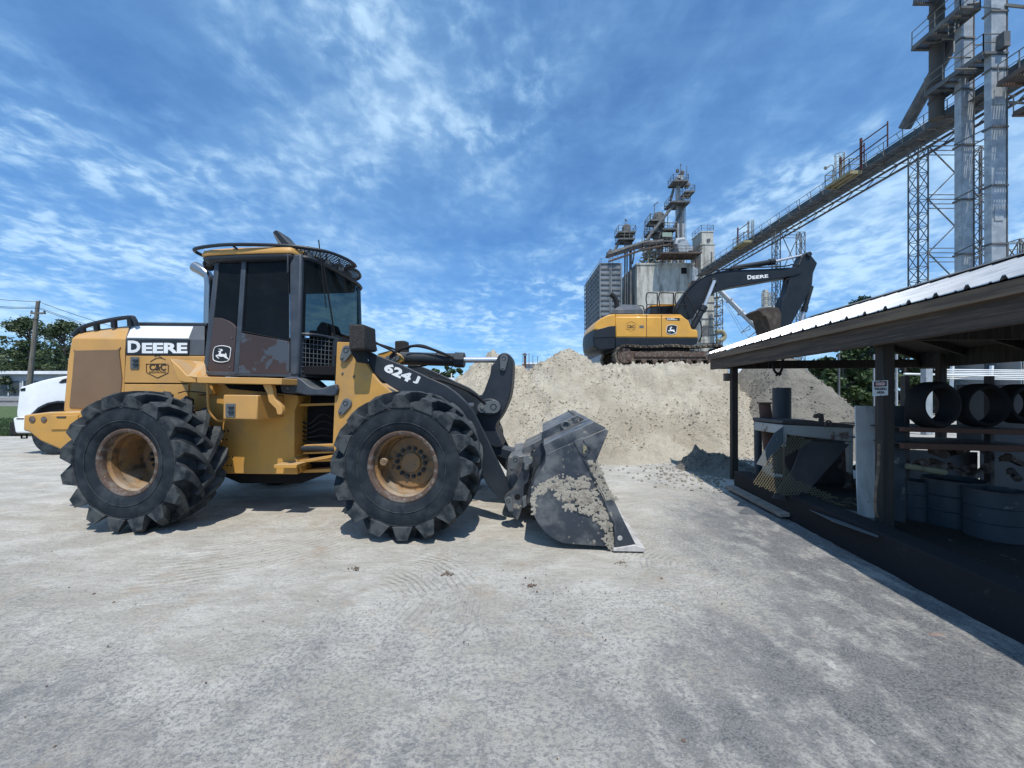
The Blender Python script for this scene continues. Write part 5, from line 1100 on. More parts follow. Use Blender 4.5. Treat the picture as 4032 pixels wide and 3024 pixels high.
# dryer tower with open stairs below
dx0, dx1 = X_(2762, 66), X_(2812, 66)
dr = empty('dryer_tower', ((dx0 + dx1) / 2, 68, 0), 0, 'pale panelled dryer tower with scaffold stairs between excavator boom and shed roof', 'dryer tower')
b = MB(); b.box(dx0, dx1, 66, 68.6, 0, Z_(1150, 66)); wpart(b, 'wall', CONC, dr)
b = MB()
for i in range(7): z = Z_(1160 + i * 32, 66); b.box(dx0 - .08, dx1 + .08, 65.92, 65.99, z - .08, z + .08)
b.box(X_(2768, 66), X_(2792, 66), 65.93, 66.1, Z_(1318, 66), Z_(1282, 66)); wpart(b, 'panel_band', GALD, dr)
b = MB(); lattice(b, dx1 + .1, dx1 + 1.2, 65.6, 67.4, 0, Z_(1140, 66), 10, .06, .04)
for i in range(6): z = Z_(1170 + i * 36, 66); b.box(dx1 + .1, dx1 + 1.2, 65.5, 67.3, z - .05, z); railing(b, [(dx1 + .1, 65.5, z), (dx1 + 1.25, 65.5, z), (dx1 + 1.25, 67.3, z)], 1.0, 1.1, .03)
wpart(b, 'scaffold_stairs', RAIL, dr)
b = MB(); pc = [W(2818, 1305, 65.5), W(2842, 1305, 65.5), W(2853, 1318, 65.5), W(2853, 1328, 65.5), W(2842, 1340, 65.5), W(2820, 1340, 65.5)]; b.tube(smoothpts(pc, 4), .32, 10); wpart(b, 'bent_duct', YPL, dr)
b = MB(); lattice(b, X_(2752, 65), X_(2830, 65), 64.4, 65.6, 0, Z_(1340, 65), 4, .05, .04); wpart(b, 'lower_scaffold', RAIL, dr)

# rooftop machinery of the elevator
def wb(px0, py0, px1, py1, Y, dy, b): b.box(X_(px0, Y), X_(px1, Y), Y, Y + dy, Z_(py1, Y), Z_(py0, Y))
tt = empty('bucket_elevator', (X_(2682, 72), 72, zc_), 0, 'tallest galvanized bucket elevator with stacked railed platforms above the concrete block', 'bucket elevator')
b = MB(); wb(2667, 700, 2679, 1035, 72, .9, b); wb(2686, 770, 2697, 1035, 72, .9, b); wb(2665, 690, 2690, 716, 72, 1.6, b); wpart(b, 'leg_casing', GALV, tt, .03)
b = MB(); b.tube([W(2678, 680, 72.6), W(2690, 686, 72.6)], .55, 12); b.tube([W(2699, 728, 72.6), W(2712, 732, 72.6)], .55, 12); b.tube([W(2668, 668, 72.4), W(2668, 678, 72.4)], .3, 10); wpart(b, 'head_pulley_housing', GALD, tt)
for k, (a0, a1, py, dy) in enumerate(((2646, 2705, 715, 2.4), (2693, 2730, 757, 2.4), (2636, 2712, 797, 3.0))):
    platform('p', X_(a0, 71), X_(a1, 71), 70.4, 70.4 + dy, Z_(py, 71), GALD, '', parent=(g_ := empty('railed_platform', (0, 0, 0), parent=tt)), sp=1.1, r=.045)
    g_.matrix_parent_inverse = Matrix.Translation(-Vector(tt.location))
b = MB()
for px_ in (2680, 2704): b.bar(W(px_, 716, 71), W(px_, 645 if px_ == 2680 else 652, 71), .06)
b.bar(W(2680, 645, 71), W(2682, 652, 71), .09); wpart(b, 'mast', GALD, tt)
b = MB(); b.tube([W(2655, 803, 71.2), W(2560, 925, 70.6), W(2545, 950, 70.4)], .28, 8); b.tube([W(2652, 745, 71.8), W(2640, 790, 71.8)], .25, 8); b.tube([W(2700, 800, 71.8), W(2668, 860, 72), W(2655, 900, 72)], .22, 8); wpart(b, 'spout', GALD, tt)
b = MB(); lattice(b, X_(2681, 71.5), X_(2685, 71.5), 71.5, 71.8, zc_, Z_(797, 71.5), 40, .03, .02, 'f'); b.bar(W(2699, 800, 71.6), W(2703, 1035, 71.6), .05); wpart(b, 'ladder', RAIL, tt)

ct = empty('rooftop_machine_tower', (X_(2600, 73), 73, zc_), 0, 'cluttered steel rooftop tower with round cleaner and platforms, left of the tallest elevator', 'machine tower')
b = MB(); b.lathe([(0, 0), (1.1, 0), (1.1, 2.0), (.8, 2.6), (0, 2.9)], 20, (X_(2593, 73), 73, Z_(895, 73)), 'z'); b.lathe([(0, 0), (.6, .2), (1.3, 2.2), (1.3, 3.6), (0, 3.7)], 20, (X_(2598, 73), 73, Z_(950, 73) - 1.5), 'z'); wb(2606, 905, 2648, 935, 73, 2.5, b); wb(2570, 945, 2600, 965, 73, 2, b); wpart(b, 'cleaner', GALD, ct, .03)
b = MB(); lattice(b, X_(2555, 72.5), X_(2625, 72.5), 72, 75, zc_, Z_(850, 72.5), 7, .07, .045, 'fbl'); lattice(b, X_(2604, 72.3), X_(2660, 72.3), 71.6, 74, zc_, Z_(885, 72.3), 6, .07, .045, 'fbl'); wpart(b, 'steel_frame', RAIL, ct)
b = MB(); wb(2608, 915, 2646, 932, 71.2, .3, b); wpart(b, 'green_panel', mat('pale_green_panel', (.25, .33, .27), rough=.7), ct)
for k, (a0, a1, py) in enumerate(((2556, 2606, 870), (2552, 2590, 915), (2600, 2660, 952), (2604, 2658, 905))):
    platform('p', X_(a0, 72), X_(a1, 72), 71.3, 74, Z_(py, 72), GALD, '', parent=(g_ := empty('railed_platform', (0, 0, 0), parent=ct)), sp=1.1, r=.045)
    g_.matrix_parent_inverse = Matrix.Translation(-Vector(ct.location))
b = MB(); b.bar(W(2577, 870, 72), W(2577, 808, 72), .07); b.bar(W(2574, 810, 72), W(2591, 795, 72), .12); b.bar(W(2625, 850, 72), W(2624, 812, 72), .05); b.bar(W(2617, 814, 72), W(2626, 811, 72), .1); b.bar(W(2534, 935, 72), W(2533, 908, 72), .04); wpart(b, 'light_mast', GALD, ct)
rg_ = random.Random(4); b = MB()
for i in range(46):
    px_, py_ = rg_.uniform(2512, 2665), rg_.uniform(950, 1040); q = rg_.choice([(0, -1), (1, -.3), (.8, .5), (1, 0)]); L_ = rg_.uniform(10, 45)
    b.tube([W(px_, py_, 71.5 + rg_.random() * 3), W(px_ + q[0] * L_, py_ + q[1] * L_, 71.5 + rg_.random() * 3)], rg_.uniform(.05, .28), 6)
for i in range(16):
    px_, py_ = rg_.uniform(2515, 2650), rg_.uniform(965, 1035); wb(px_, py_ - rg_.uniform(8, 26), px_ + rg_.uniform(8, 24), py_ + 8, 72 + 2 * rg_.random(), 1.4, b)
wpart(b, 'ducts', GALV, ct)
b = MB(); lattice(b, X_(2549, 71), X_(2581, 71), 70.6, 73, zc_, Z_(962, 71), 3, .08, .05); wpart(b, 'brace_frame', YPL, ct)
# big rusty platform and fans on the roof edge
rp = platform('roof_edge_platform', X_(2600, 68), X_(2752, 68), 67.0, 70.2, Z_(1000, 68), BRDK, 'big rusty railed platform jutting from the concrete block roof', rm=BRDK, r=.05, sp=1.3)
b = MB(); b.lathe([(0, -.4), (1.1, -.4), (1.1, .5), (0, .5)], 20, (X_(2688, 68.5), 68.5, Z_(976, 68.5))); wpart(b, 'fan_housing', GALV, rp); b = MB(); b.lathe([(0, 0), (.55, 0), (.55, 2.2), (0, 2.2)], 14, (X_(2734, 67.4), 67.4, Z_(1085, 67.4) - 1), 'z'); wpart(b, 'vent_stack', GALV, rp); b = MB(); wb(2700, 970, 2728, 986, 68.5, 1, b); wb(2665, 968, 2682, 990, 68.5, 1.2, b)
b.tube([W(2662, 965, 69), W(2664, 948, 69), W(2690, 945, 69), W(2700, 960, 69)], .5, 10); wpart(b, 'duct', GALV, rp)
b = MB()
for px_ in (2620, 2660, 2700, 2740): b.bar(W(px_, 1000, 67.5), W(px_ - 12, 1036, 70.1), .08)
b.tube([W(2742, 1010, 67.6), W(2742, 1075, 67.6), W(2732, 1110, 67.6), W(2712, 1130, 68)], .3, 8); wpart(b, 'bracket', BRDK, rp)
# left small tower, poles and inclined gallery
lt = empty('bucket_elevator', (X_(2468, 71), 71, 0), 0, 'short left bucket elevator on thin legs between the corrugated bins and concrete block', 'bucket elevator')
b = MB()
for px_, w_ in ((2460, 4), (2469, 3), (2480, 5), (2486, 2)): b.box(X_(px_, 71), X_(px_ + w_, 71), 71, 71.4, 0, Z_(940, 71))
b.lathe([(0, 0), (.8, 0), (.8, 1.4), (.4, 1.9), (0, 2)], 16, (X_(2468, 71), 71.3, Z_(922, 71)), 'z'); wpart(b, 'leg_casing', GALD, lt)
for a0, a1, py in ((2432, 2500, 915), (2434, 2496, 942)):
    platform('p', X_(a0, 70.6), X_(a1, 70.6), 70, 72.6, Z_(py, 70.6), GALD, '', parent=(g_ := empty('railed_platform', (0, 0, 0), parent=lt)), sp=1.1, r=.045)
    g_.matrix_parent_inverse = Matrix.Translation(-Vector(lt.location))
b = MB(); b.bar(W(2462, 912, 71), W(2462, 862, 71), .06); b.bar(W(2461, 862, 71), W(2470, 872, 71), .1); b.tube([W(2442, 945, 71), W(2420, 985, 71), W(2400, 1000, 71)], .25, 8); b.tube([W(2480, 940, 71), W(2498, 990, 72), W(2490, 1040, 72)], .15, 8); wpart(b, 'spout', GALD, lt)
ga = empty('inclined_gallery', (X_(2460, 70), 70, zt_), 0, 'rusty inclined conveyor gallery from the bin roof up to the rooftop machinery', 'conveyor')
b = MB(); b.tube([W(2392, 1005, 70), W(2535, 960, 70.5), W(2610, 953, 71)], .55, 8); b.tube([W(2392, 996, 70.2), W(2400, 1000, 70.2)], .9, 4); wpart(b, 'conveyor_casing', GALD, ga)
b = MB(); pts_ = [W(2398, 1026, 69.5), W(2530, 980, 69.8), W(2640, 958, 70)]; railing(b, pts_, 1.1, 1.5, .05)
for i in range(2): b.tube([p + Vector((0, .4 * i, -.1)) for p in pts_], .16, 4)
b.bar(W(2412, 1036, 69.5), W(2412, 1000, 69.5), .06); wpart(b, 'walkway', BRDK, ga)

# ---------------- long overhead conveyor bridge running towards the yard ----------------
XB, ZB = 31.7, 21.9; YA, YB = 21.0, 64.5
cb = empty('conveyor_bridge', (XB, 42, ZB), 0, 'long dark overhead conveyor bridge with side walkway crossing the sky', 'conveyor')
b = MB(); b.box(XB + .05, XB + 1.0, YA, YB, ZB - .55, ZB + .40)
n = int((YB - YA) / 3)
for i in range(n + 1): y = YA + (YB - YA) * i / n; b.box(XB + .0, XB + 1.05, y - .04, y + .04, ZB - .6, ZB + .45)
wpart(b, 'conveyor_casing', mat('teal_grey_casing', (.085, .11, .125), c2=(.055, .07, .08), s2=.8, t2=(.4, .6), rough=.7), cb)
b = MB()
for x, z in ((XB - .05, ZB - .7), (XB + 1.5, ZB - .7), (XB - .05, ZB - 1.25), (XB + 1.5, ZB - 1.25)): b.box(x - .06, x + .06, YA, YB, z - .08, z + .08)
n = 40
for i in range(n):
    y, y2 = YA + (YB - YA) * i / n, YA + (YB - YA) * (i + 1) / n; za, zb2 = (ZB - .7, ZB - 1.25) if i % 2 else (ZB - 1.25, ZB - .7)
    b.bar((XB - .05, y, za), (XB - .05, y2, zb2), .035); b.bar((XB + 1.5, y, za), (XB + 1.5, y2, zb2), .035); b.bar((XB - .9, y, ZB - .75), (XB + 1.5, y, ZB - .75), .04)
wpart(b, 'truss', GALD, cb)
b = MB()
for k in range(6): x = XB - .9 + k * .14; b.box(x, x + .06, YA, YB, ZB - .72, ZB - .66)
wpart(b, 'walkway_grating', GALD, cb)
b = MB(); railing(b, [(XB - .92, YA, ZB - .68), (XB - .92, YB, ZB - .68)], 1.1, 1.55, .028)
for i in range(28): y = YA + (YB - YA) * i / 28; b.bar((XB - .92, y, ZB - .68), (XB - .92, y + .5, ZB + .4), .02)
wpart(b, 'walkway_railing', RAIL, cb)
def cage(b, x, y, z, h, r=.38):
    for k in range(8): a = 2 * PI * k / 8; b.bar((x + r * math.cos(a), y + r * math.sin(a), z), (x + r * math.cos(a), y + r * math.sin(a), z + h), .018)
    for k in range(4): b.tube([(x + r * math.cos(2 * PI * j / 12), y + r * math.sin(2 * PI * j / 12), z + h * k / 3) for j in range(12)], .02, 4, closed=True)
def sideplat(Y, L, labp):
    o = platform('side_platform', XB - 2.0, XB - .95, Y - L / 2, Y + L / 2, ZB - .75, YPL, labp, rm=YPL, r=.032, open_=('r',), sp=.9); return o
sideplat(XB * 0 + 35.2, 2.6, 'yellowish side platform on the conveyor bridge close to the lamp and caged ladder')
sideplat(50.5, 2.4, 'yellowish side platform on the conveyor bridge farther down, above the boom')
for Y, lab in ((37.0, 'caged ladder on the conveyor bridge beside the upper side platform'), (50.8, 'caged ladder on the conveyor bridge beside the lower side platform')):
    o = empty('caged_ladder', (XB - .2, Y, ZB), 0, lab, 'ladder'); b = MB(); cage(b, 0, 0, .3, 2.3 if Y < 40 else 2.0); b.build('safety_cage', YPL, o)
    b = MB(); b.bar((.3, .2, -.3), (.3, .2, 2.6), .03); b.bar((.3, -.2, -.3), (.3, -.2, 2.6), .03)
    for k in range(8): b.bar((.3, -.2, .1 + k * .3), (.3, .2, .1 + k * .3), .015)
    b.build('rails', RAIL, o)
for Y, h, lab in ((33.9, 2.1, 'tall rust-coloured frame post on the conveyor bridge by the upper platform'), (36.0, 1.7, 'shorter rust-coloured frame post on the conveyor bridge next to the cage'), (52.4, 2.2, 'rust-coloured door frame on the conveyor bridge lower end')):
    b = MB(); b.box(-.07, .07, -.07, .07, -.7, h); b.bar((0, 0, h - .4), (0, -2.4, h + .1 - .5), .05); b.bar((0, 0, h * .35), (0, -2.4, h * .35 + .1), .05); b.bar((0, -2.4, -.2), (0, -2.4, h - .2), .05)
    tag(b.build('frame_post', mat('red_oxide_steel', (.10, .035, .03), rough=.8) if 'red_oxide_steel' not in MATS else MATS['red_oxide_steel'], None, loc=(XB - .95, Y, ZB)), lab, 'steel frame')
b = MB(); p_ = W(3284, 690, 38.8); p2 = W(3281, 655, 38.8); p3 = W(3262, 655, 38.8); bl = Vector((p_.x, 38.8, ZB - .4))
fl = empty('lamp_post', bl, 0, 'small gooseneck floodlight standing up from the conveyor bridge', 'lamp post')
b.tube(smoothpts([Vector((0, 0, 0)), p_ - bl, p2 - bl, Vector(((p2.x + p3.x) / 2, 38.8, p2.z + .12)) - bl, p3 - bl], 4), .035, 6); b.build('post', GALD, fl)
b = MB(); q = p3 - bl; b.tube([q + Vector((.1, 0, .05)), q + Vector((-.15, 0, -.08)), q + Vector((-.3, 0, -.18))], [.08, .14, .2], 8); b.build('lamp_head', GALV, fl)
# lattice support towers of the bridge
def ctower(Ya, x0, x1, lw, lab, top, bays):
    o = empty('conveyor_support_tower', ((x0 + x1) / 2, Ya, 0), 0, lab, 'lattice tower')
    b = MB()
    for a, c in ((x0, x0 + lw), (x1 - lw, x1)): lattice(b, a, c, Ya, Ya + lw, 0, top, bays * 4, .05, .028)
    wpart(b, 'lattice_leg', GALD, o)
    b = MB()
    for k in range(bays):
        za, zb2 = top * k / bays, top * (k + 1) / bays
        b.bar((x0 + lw, Ya, za), (x1 - lw, Ya, zb2), .045); b.bar((x1 - lw, Ya, za), (x0 + lw, Ya, zb2), .045)
        for dz in (-.35, 0, .35, .7): b.bar((x0 + lw, Ya, zb2 - dz), (x1 - lw, Ya, zb2 - dz), .035)
    wpart(b, 'cross_bracing', GALD, o); return o
ctower(45.2, X_(3053, 45.2), X_(3170, 45.2), .6, 'slim lattice support tower under the far part of the conveyor bridge', ZB - 1.4, 4)
ctower(29.5, X_(3616, 29.5), X_(3616, 29.5) + 5.6, .75, 'near lattice support tower left of the two galvanized elevator legs', ZB - 1.4, 5)

# two big galvanized elevator legs at the right
def leg(px0, pxf, px1, Y, dy, bands, lab, hatch=()):
    x0, x1 = X_(pxf, Y), X_(px1, Y); dy = Y * ((X_(pxf, 1)) / X_(px0, 1) - 1)
    o = empty('elevator_leg', ((x0 + x1) / 2, Y + dy / 2, 0), 0, lab, 'elevator leg')
    b = MB(); b.box(x0, x1, Y, Y + dy, 0, 36); wpart(b, 'casing', GALV, o, .02)
    b = MB()
    for z in bands: b.box(x0 - .07, x1 + .07, Y - .07, Y + dy + .07, z - .05, z + .05)
    b.box(x1, x1 + .05, Y - .04, Y + .06, 0, 36); wpart(b, 'flange_band', GALD, o)
    for z0, z1 in hatch: b = MB(); b.box(x0 + (x1 - x0) * .15, x0 + (x1 - x0) * .75, Y - .05, Y - .001, z0, z1); wpart(b, 'inspection_hatch', GALV, o, .01)
    return o
YL1, YL2 = 26.0, 24.0
leg(3757, 3785, 3833, YL1, .9, [Z_(y, YL1) for y in (570, 785, 1000, 350, 150)], 'left one of two galvanized rectangular elevator legs rising out of the frame')
leg(3874, 3905, 3963, YL2, .9, [Z_(y, YL2) for y in (500, 730, 960, 270, 45)], 'right one of two galvanized elevator legs, with small hatches on its front', [(Z_(412, YL2), Z_(352, YL2)), (Z_(870, YL2), Z_(810, YL2))])
for y, lab in ((570, 'upper'), (785, 'middle'), (1000, 'lower')):
    b = MB(); b.bar(W(3757, y, YL1), W(3880, y - 62, YL2 + .6), .04); b.bar(W(3833, y, YL1), W(3874, y - 22, YL2), .04); b.bar(W(3757, y, YL1 - .03), W(3833, y, YL1 - .03), .04)
    tag(b.build('tie_bar', GALD, None), lab + ' tie bars joining the two galvanized elevator legs', 'tie bars')
# catwalks by the legs
def catwalk(x0, x1, ya, yb, z, lab, m=GALD, h=1.1): return platform('catwalk', x0, x1, ya, yb, z, m, lab, rm=RAIL, cat='catwalk', r=.03, h=h, open_=('b',), sp=1.3)
def longcat(x0, x1, ya, yb, z, lab, m=GALD):
    o = empty('catwalk', ((x0 + x1) / 2, (ya + yb) / 2, z), 0, lab, 'catwalk'); b = MB()
    for i in range(10): x = x0 + (x1 - x0) * i / 9; b.box(x - .04, x + .04, ya, yb, z - .05, z)
    n = int((yb - ya) / .55)
    for i in range(n + 1): y = ya + (yb - ya) * i / n; b.box(x0, x1, y - .08, y + .08, z - .2, z - .052)
    b.box(x0 - .05, x0, ya, yb, z - .25, z + .05); b.box(x1, x1 + .05, ya, yb, z - .25, z + .05); wpart(b, 'deck', m, o)
    b = MB(); railing(b, [(x0, yb, z), (x0, ya, z), (x1, ya, z), (x1, yb, z)], 1.1, 1.3, .03); wpart(b, 'railing', RAIL, o); return o
x_ = 29.4; longcat(x_, x_ + 1.5, 24.0, 27.4, CH + .726 * x_, 'catwalk between the conveyor bridge and the two elevator legs')
x_ = 29.0; longcat(x_, x_ + 1.3, 24.9, 27.9, CH + .865 * x_, 'second catwalk higher up around the dark vertical pipe')
x_ = 28.6; longcat(x_, x_ + 1.4, 25.6, 27.4, CH + .975 * x_, 'topmost catwalk at the upper right corner of the picture')
x_ = 29.8; longcat(x_, x_ + 1.5, 21.6, 23.6, CH + .640 * x_, 'catwalk leaving the picture at the right behind the right elevator leg', BRDK)
x_ = 30.5; longcat(x_, x_ + 1.5, 21.0, 23.4, CH + .560 * x_, 'lower rusty catwalk leaving the picture at the right edge', BRDK)
b = MB(); b.tube([W(3562, 505, 31.0), W(3660, 330, 29), W(3785, 100, 26.8), W(3830, 10, 26)], .42, 10); tag(b.build('diagonal_spout', GALD, None), 'thick diagonal grain spout descending to the conveyor bridge', 'spout')
b = MB(); b.tube([W(3687, 470, 27.6), W(3690, -150, 27.6)], .40, 14)
for y in (175, 330, 395, 50): b.tube([W(3687, y, 27.6), W(3687, y + 5, 27.6)], .46, 14)
tag(b.build('vertical_spout', mat('dark_weathered_casing', (.075, .07, .065), rough=.8), None), 'dark vertical pipe left of the elevator legs', 'pipe')
b = MB(); wb(3955, 120, 3980, 180, 23.6, .8, b); tag(b.build('control_cabinet', GALD, None, .02), 'dark box fixed to the right side of the right elevator leg', 'cabinet')
bm = empty('bracing', (29, 26, 27), 0, 'thin braces and pipes around the top right catwalks', 'bracing')
for i in range(12):
    a0 = rg_.uniform(3640, 4020); c0 = rg_.uniform(20, 300); q = rg_.choice([(0, 1), (1, -.72), (1, 0), (1, .1)]); L_ = rg_.uniform(40, 100); Yq = rg_.uniform(24, 28)
    b = MB(); b.bar(W(a0, c0, Yq), W(a0 + q[0] * L_, c0 + q[1] * L_, Yq - (.8 if q[1] else 0)), rg_.uniform(.03, .06)); wpart(b, 'brace', RAIL, bm)
sb = empty('side_bracing', (31, 25, 0), 0, 'thin horizontal braces and lattice mast at the right edge behind the elevator legs', 'bracing')
b = MB(); b.bar(W(3958, 20, 24), W(4100, 34, 23), .09); wpart(b, 'brace', RAIL, sb)
b = MB(); b.bar(W(3965, 402, 24), W(4100, 410, 23.5), .07); wpart(b, 'brace', RAIL, sb)
b = MB(); lattice(b, X_(3985, 25), X_(4060, 25), 24.6, 25.4, 0, Z_(950, 25), 8, .05, .035); wpart(b, 'lattice_mast', RAIL, sb)
b = MB(); railing(b, [W(3970, 1015, 24.5), W(4080, 1015, 24.5)], 1.0, .7, .03); wpart(b, 'railing', RAIL, sb)
# distant silo group, long diagonal pipe
dsl = empty('distant_silo', (X_(3015, 80), 80, 0), 0, 'distant pale silo topped by a small scaffolded tower, between boom and shed', 'silo')
b = MB(); b.lathe([(0, 0), (1.9, 0), (1.9, Z_(1215, 80)), (.9, Z_(1205, 80)), (0, Z_(1203, 80))], 24, (X_(3020, 80), 80, 0), 'z'); wpart(b, 'shell', GALV, dsl)
b = MB(); b.box(X_(3010, 79), X_(3028, 79), 79, 80, Z_(1212, 79), Z_(1150, 79)); b.box(X_(3013, 79), X_(3024, 79), 79, 80, Z_(1152, 79), Z_(1140, 79)); lattice(b, X_(3026, 79), X_(3048, 79), 78.5, 80, Z_(1230, 79), Z_(1155, 79), 6, .06, .04)
for y in (1200, 1182, 1165): railing(b, [W(3000, y, 78.5), W(3048, y, 78.5)], .7, 1.2, .04)
wpart(b, 'scaffolded_head', CONC, dsl)
b = MB(); b.tube([W(2832, 1142, 64), W(2920, 1232, 60), W(3012, 1322, 56)], .38, 8); b.tube([W(2870, 1180, 62), W(2874, 1186, 62)], .55, 6); b.tube([W(2915, 1228, 60), W(2920, 1234, 60)], .55, 6)
for d in (-4, 4): b.bar(W(2832, 1142 + d, 63.4), W(3012, 1322 + d, 55.4), .06)
tag(b.build('diagonal_pipe', GALV, None), 'long straight diagonal pipe descending right behind the excavator boom', 'pipe')
b = MB(); b.tube([W(2918, 1310, 58), W(2950, 1282, 58), W(2955, 1296, 58), W(2918, 1310, 58)], .06, 5); b.tube([W(2945, 1330, 57), W(2985, 1300, 57)], .07, 5); b.bar(W(2835, 1160, 62), W(2925, 1320, 58), .02); b.bar(W(2850, 1175, 62), W(2945, 1330, 57), .02); tag(b.build('pipe_bracket', GALD, None), 'thin triangular brackets and guy wires below the diagonal pipe', 'bracket')
# small things on the skyline behind the pile
b = MB(); b.box(X_(2058, 55), X_(2160, 55), 55, 62, 0, Z_(1434, 55)); o = b.build('flat_shed_wall', BLDG, None); o.name = 'flat_roofed_shed'
b = MB(); b.box(X_(2055, 55), X_(2163, 55), 54.7, 62.3, Z_(1434, 55), Z_(1428, 55)); b.build('roof', WHV, o); tag(o, 'pale flat roof edge showing in the gap between the two sand peaks', 'building')
b = MB(); b.box(X_(2063, 50), X_(2072, 50), 50, 50.3, 0, Z_(1400, 50)); b.tube([W(2067, 1398, 50.1), W(2067, 1390, 50.1)], [.34, .05], 8)
for px_, py_ in ((2059, 1390), (2083, 1390)): b.bar(Vector((X_(px_, 50), 50, 0)), W(px_, py_, 50), .05)
tag(b.build('stack_with_cap', RPIP, None), 'rust-brown capped stack with two thin posts in the gap between the sand peaks', 'stack')
for px_, py_, lab in ((2098, 1400, 'thin pole just right of the rust-brown stack'), (2117, 1402, 'thicker thin pole right of the stack, near the second sand peak')):
    b = MB(); b.bar((X_(px_, 52), 52, 0), W(px_, py_, 52), .05); tag(b.build('thin_pole', GALD, None), lab, 'pole')
b = MB(); b.bar((X_(1778, 40), 40, 0), W(1778, 1470, 40), .07); tag(b.build('white_post', WHT, None), 'short white post under the tilt cylinder beside distant trees', 'post')
b = MB(); b.box(X_(1735, 60), X_(1790, 60), 60, 70, 0, Z_(1487, 60)); tag(b.build('distant_white_building', WHV, None), 'small distant white roof under the tilt cylinder', 'building')

# ---------------- open timber shed ----------------
PH = math.atan(.1036); SH = Frame(3.0, 0, 0, PH)
shed = empty('open_shed', SH.loc(), -PH, 'open-sided timber shed with white ribbed metal roof at the right', 'shed')
VF = 7.39; V0 = -3.2; ZE = 2.265; RU = 1.83; ZRd = 2.90
def sbox(name, m, x0, x1, y0, y1, z0, z1, bevel=.006, parent=None): b = MB(); b.box(x0, x1, y0, y1, z0, z1); return b.build(name, m, parent or shed, bevel)
# ribbed roof: profile along the length, one sheet each side of the ridge
def roof(side):
    b = MB(); vs = []; prof = []
    y = V0
    while y < VF:
        for dy, dz in ((0, 0), (.075, 0), (.09, .028), (.11, .028), (.125, 0), (.165, .0), (.172, .007), (.182, .007), (.19, 0), (.225 / 1, 0)):
            if dy < .225: prof.append((y + dy, dz))
        y += .225
    prof = [(min(p[0], VF), p[1]) for p in prof]
    xe, xr = (-.045, RU + .01) if side == 0 else (2 * RU + .05, RU - .01); ze = ZE - .015; zr = ZRd
    loops = []
    for x, z in ((xe, ze), (xr, zr)): loops.append([Vector((x, p, z + q)) for p, q in prof])
    lo = [[p - Vector((0, 0, .006)) for p in L] for L in loops]; n = len(prof)
    v = loops[0] + loops[1] + lo[0] + lo[1]; f = []
    for i in range(n - 1): f += [(i, i + 1, n + i + 1, n + i), (2 * n + i, 3 * n + i, 3 * n + i + 1, 2 * n + i + 1), (i, 2 * n + i, 2 * n + i + 1, i + 1), (n + i, n + i + 1, 3 * n + i + 1, 3 * n + i)]
    b.add(v, f); o = b.build('roof_sheet', ROOF, shed, 0, smooth=0)
    if side == 0: o['label'] = 'white ribbed roof slope facing the yard'
    return o
roof(0); roof(1)
b = MB(); b.loft([[Vector((RU - .13, y, ZRd + .0)), Vector((RU, y, ZRd + .055)), Vector((RU + .13, y, ZRd + .0)), Vector((RU, y, ZRd + .03))] for y in (V0, VF + .03)]); b.build('ridge_cap', GALD, shed)
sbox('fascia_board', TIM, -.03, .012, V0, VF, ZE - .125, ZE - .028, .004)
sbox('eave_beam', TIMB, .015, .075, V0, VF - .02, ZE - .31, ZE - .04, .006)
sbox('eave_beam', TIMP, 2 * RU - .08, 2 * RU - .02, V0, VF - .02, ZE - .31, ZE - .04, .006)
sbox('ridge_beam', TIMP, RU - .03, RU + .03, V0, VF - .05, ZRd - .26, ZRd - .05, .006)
b = MB()
for i in range(14):
    y = VF - .06 - i * .78
    for s_ in (1, -1):
        xa = .08 if s_ > 0 else 2 * RU - .08; b.loft([[Vector((xa, y + dy, ZE - .16)), Vector((xa, y + dy, ZE - .045)), Vector((RU - .03 * s_, y + dy, ZRd - .045)), Vector((RU - .03 * s_, y + dy, ZRd - .17))] for dy in (-.02, .02)])
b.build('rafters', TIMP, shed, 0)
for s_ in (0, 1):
    xa = .08 if s_ == 0 else 2 * RU - .08; b = MB(); b.loft([[Vector((xa, y, ZE - .043)), Vector((xa, y, ZE - .031)), Vector((RU, y, ZRd - .03)), Vector((RU, y, ZRd - .042))] for y in (V0 + .02, VF - .03)]); b.build('added_dark_ceiling', TIMP, shed, 0)  # dark layer added so the roof underside does not look lit
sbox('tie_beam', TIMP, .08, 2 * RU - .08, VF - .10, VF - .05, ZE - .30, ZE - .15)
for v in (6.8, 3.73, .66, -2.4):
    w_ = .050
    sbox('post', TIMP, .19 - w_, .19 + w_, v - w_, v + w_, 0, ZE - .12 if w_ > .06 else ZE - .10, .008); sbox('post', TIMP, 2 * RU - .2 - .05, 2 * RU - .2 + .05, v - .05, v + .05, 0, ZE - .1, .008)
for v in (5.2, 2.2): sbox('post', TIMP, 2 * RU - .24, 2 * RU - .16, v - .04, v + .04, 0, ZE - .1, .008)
sbox('sill_beam', BEAM, -.17, .06, V0, 6.0, -.05, .30, .012)
sbox('shed_floor', SOIL, .062, 2 * RU + .1, V0, 6.1, -.05, .20, .01)
sbox('tie_beam', TIMP, .08, 2 * RU - .08, 3.73 - .03, 3.73 + .03, ZE - .26, ZE - .08)
def SW(px, py, Y): return W(px, py, Y)
def thing(name, b, m, lab, cat, bevel=.004, group=None, **k): return tag(b.build(name, m, None, bevel, **k), lab, cat, group)
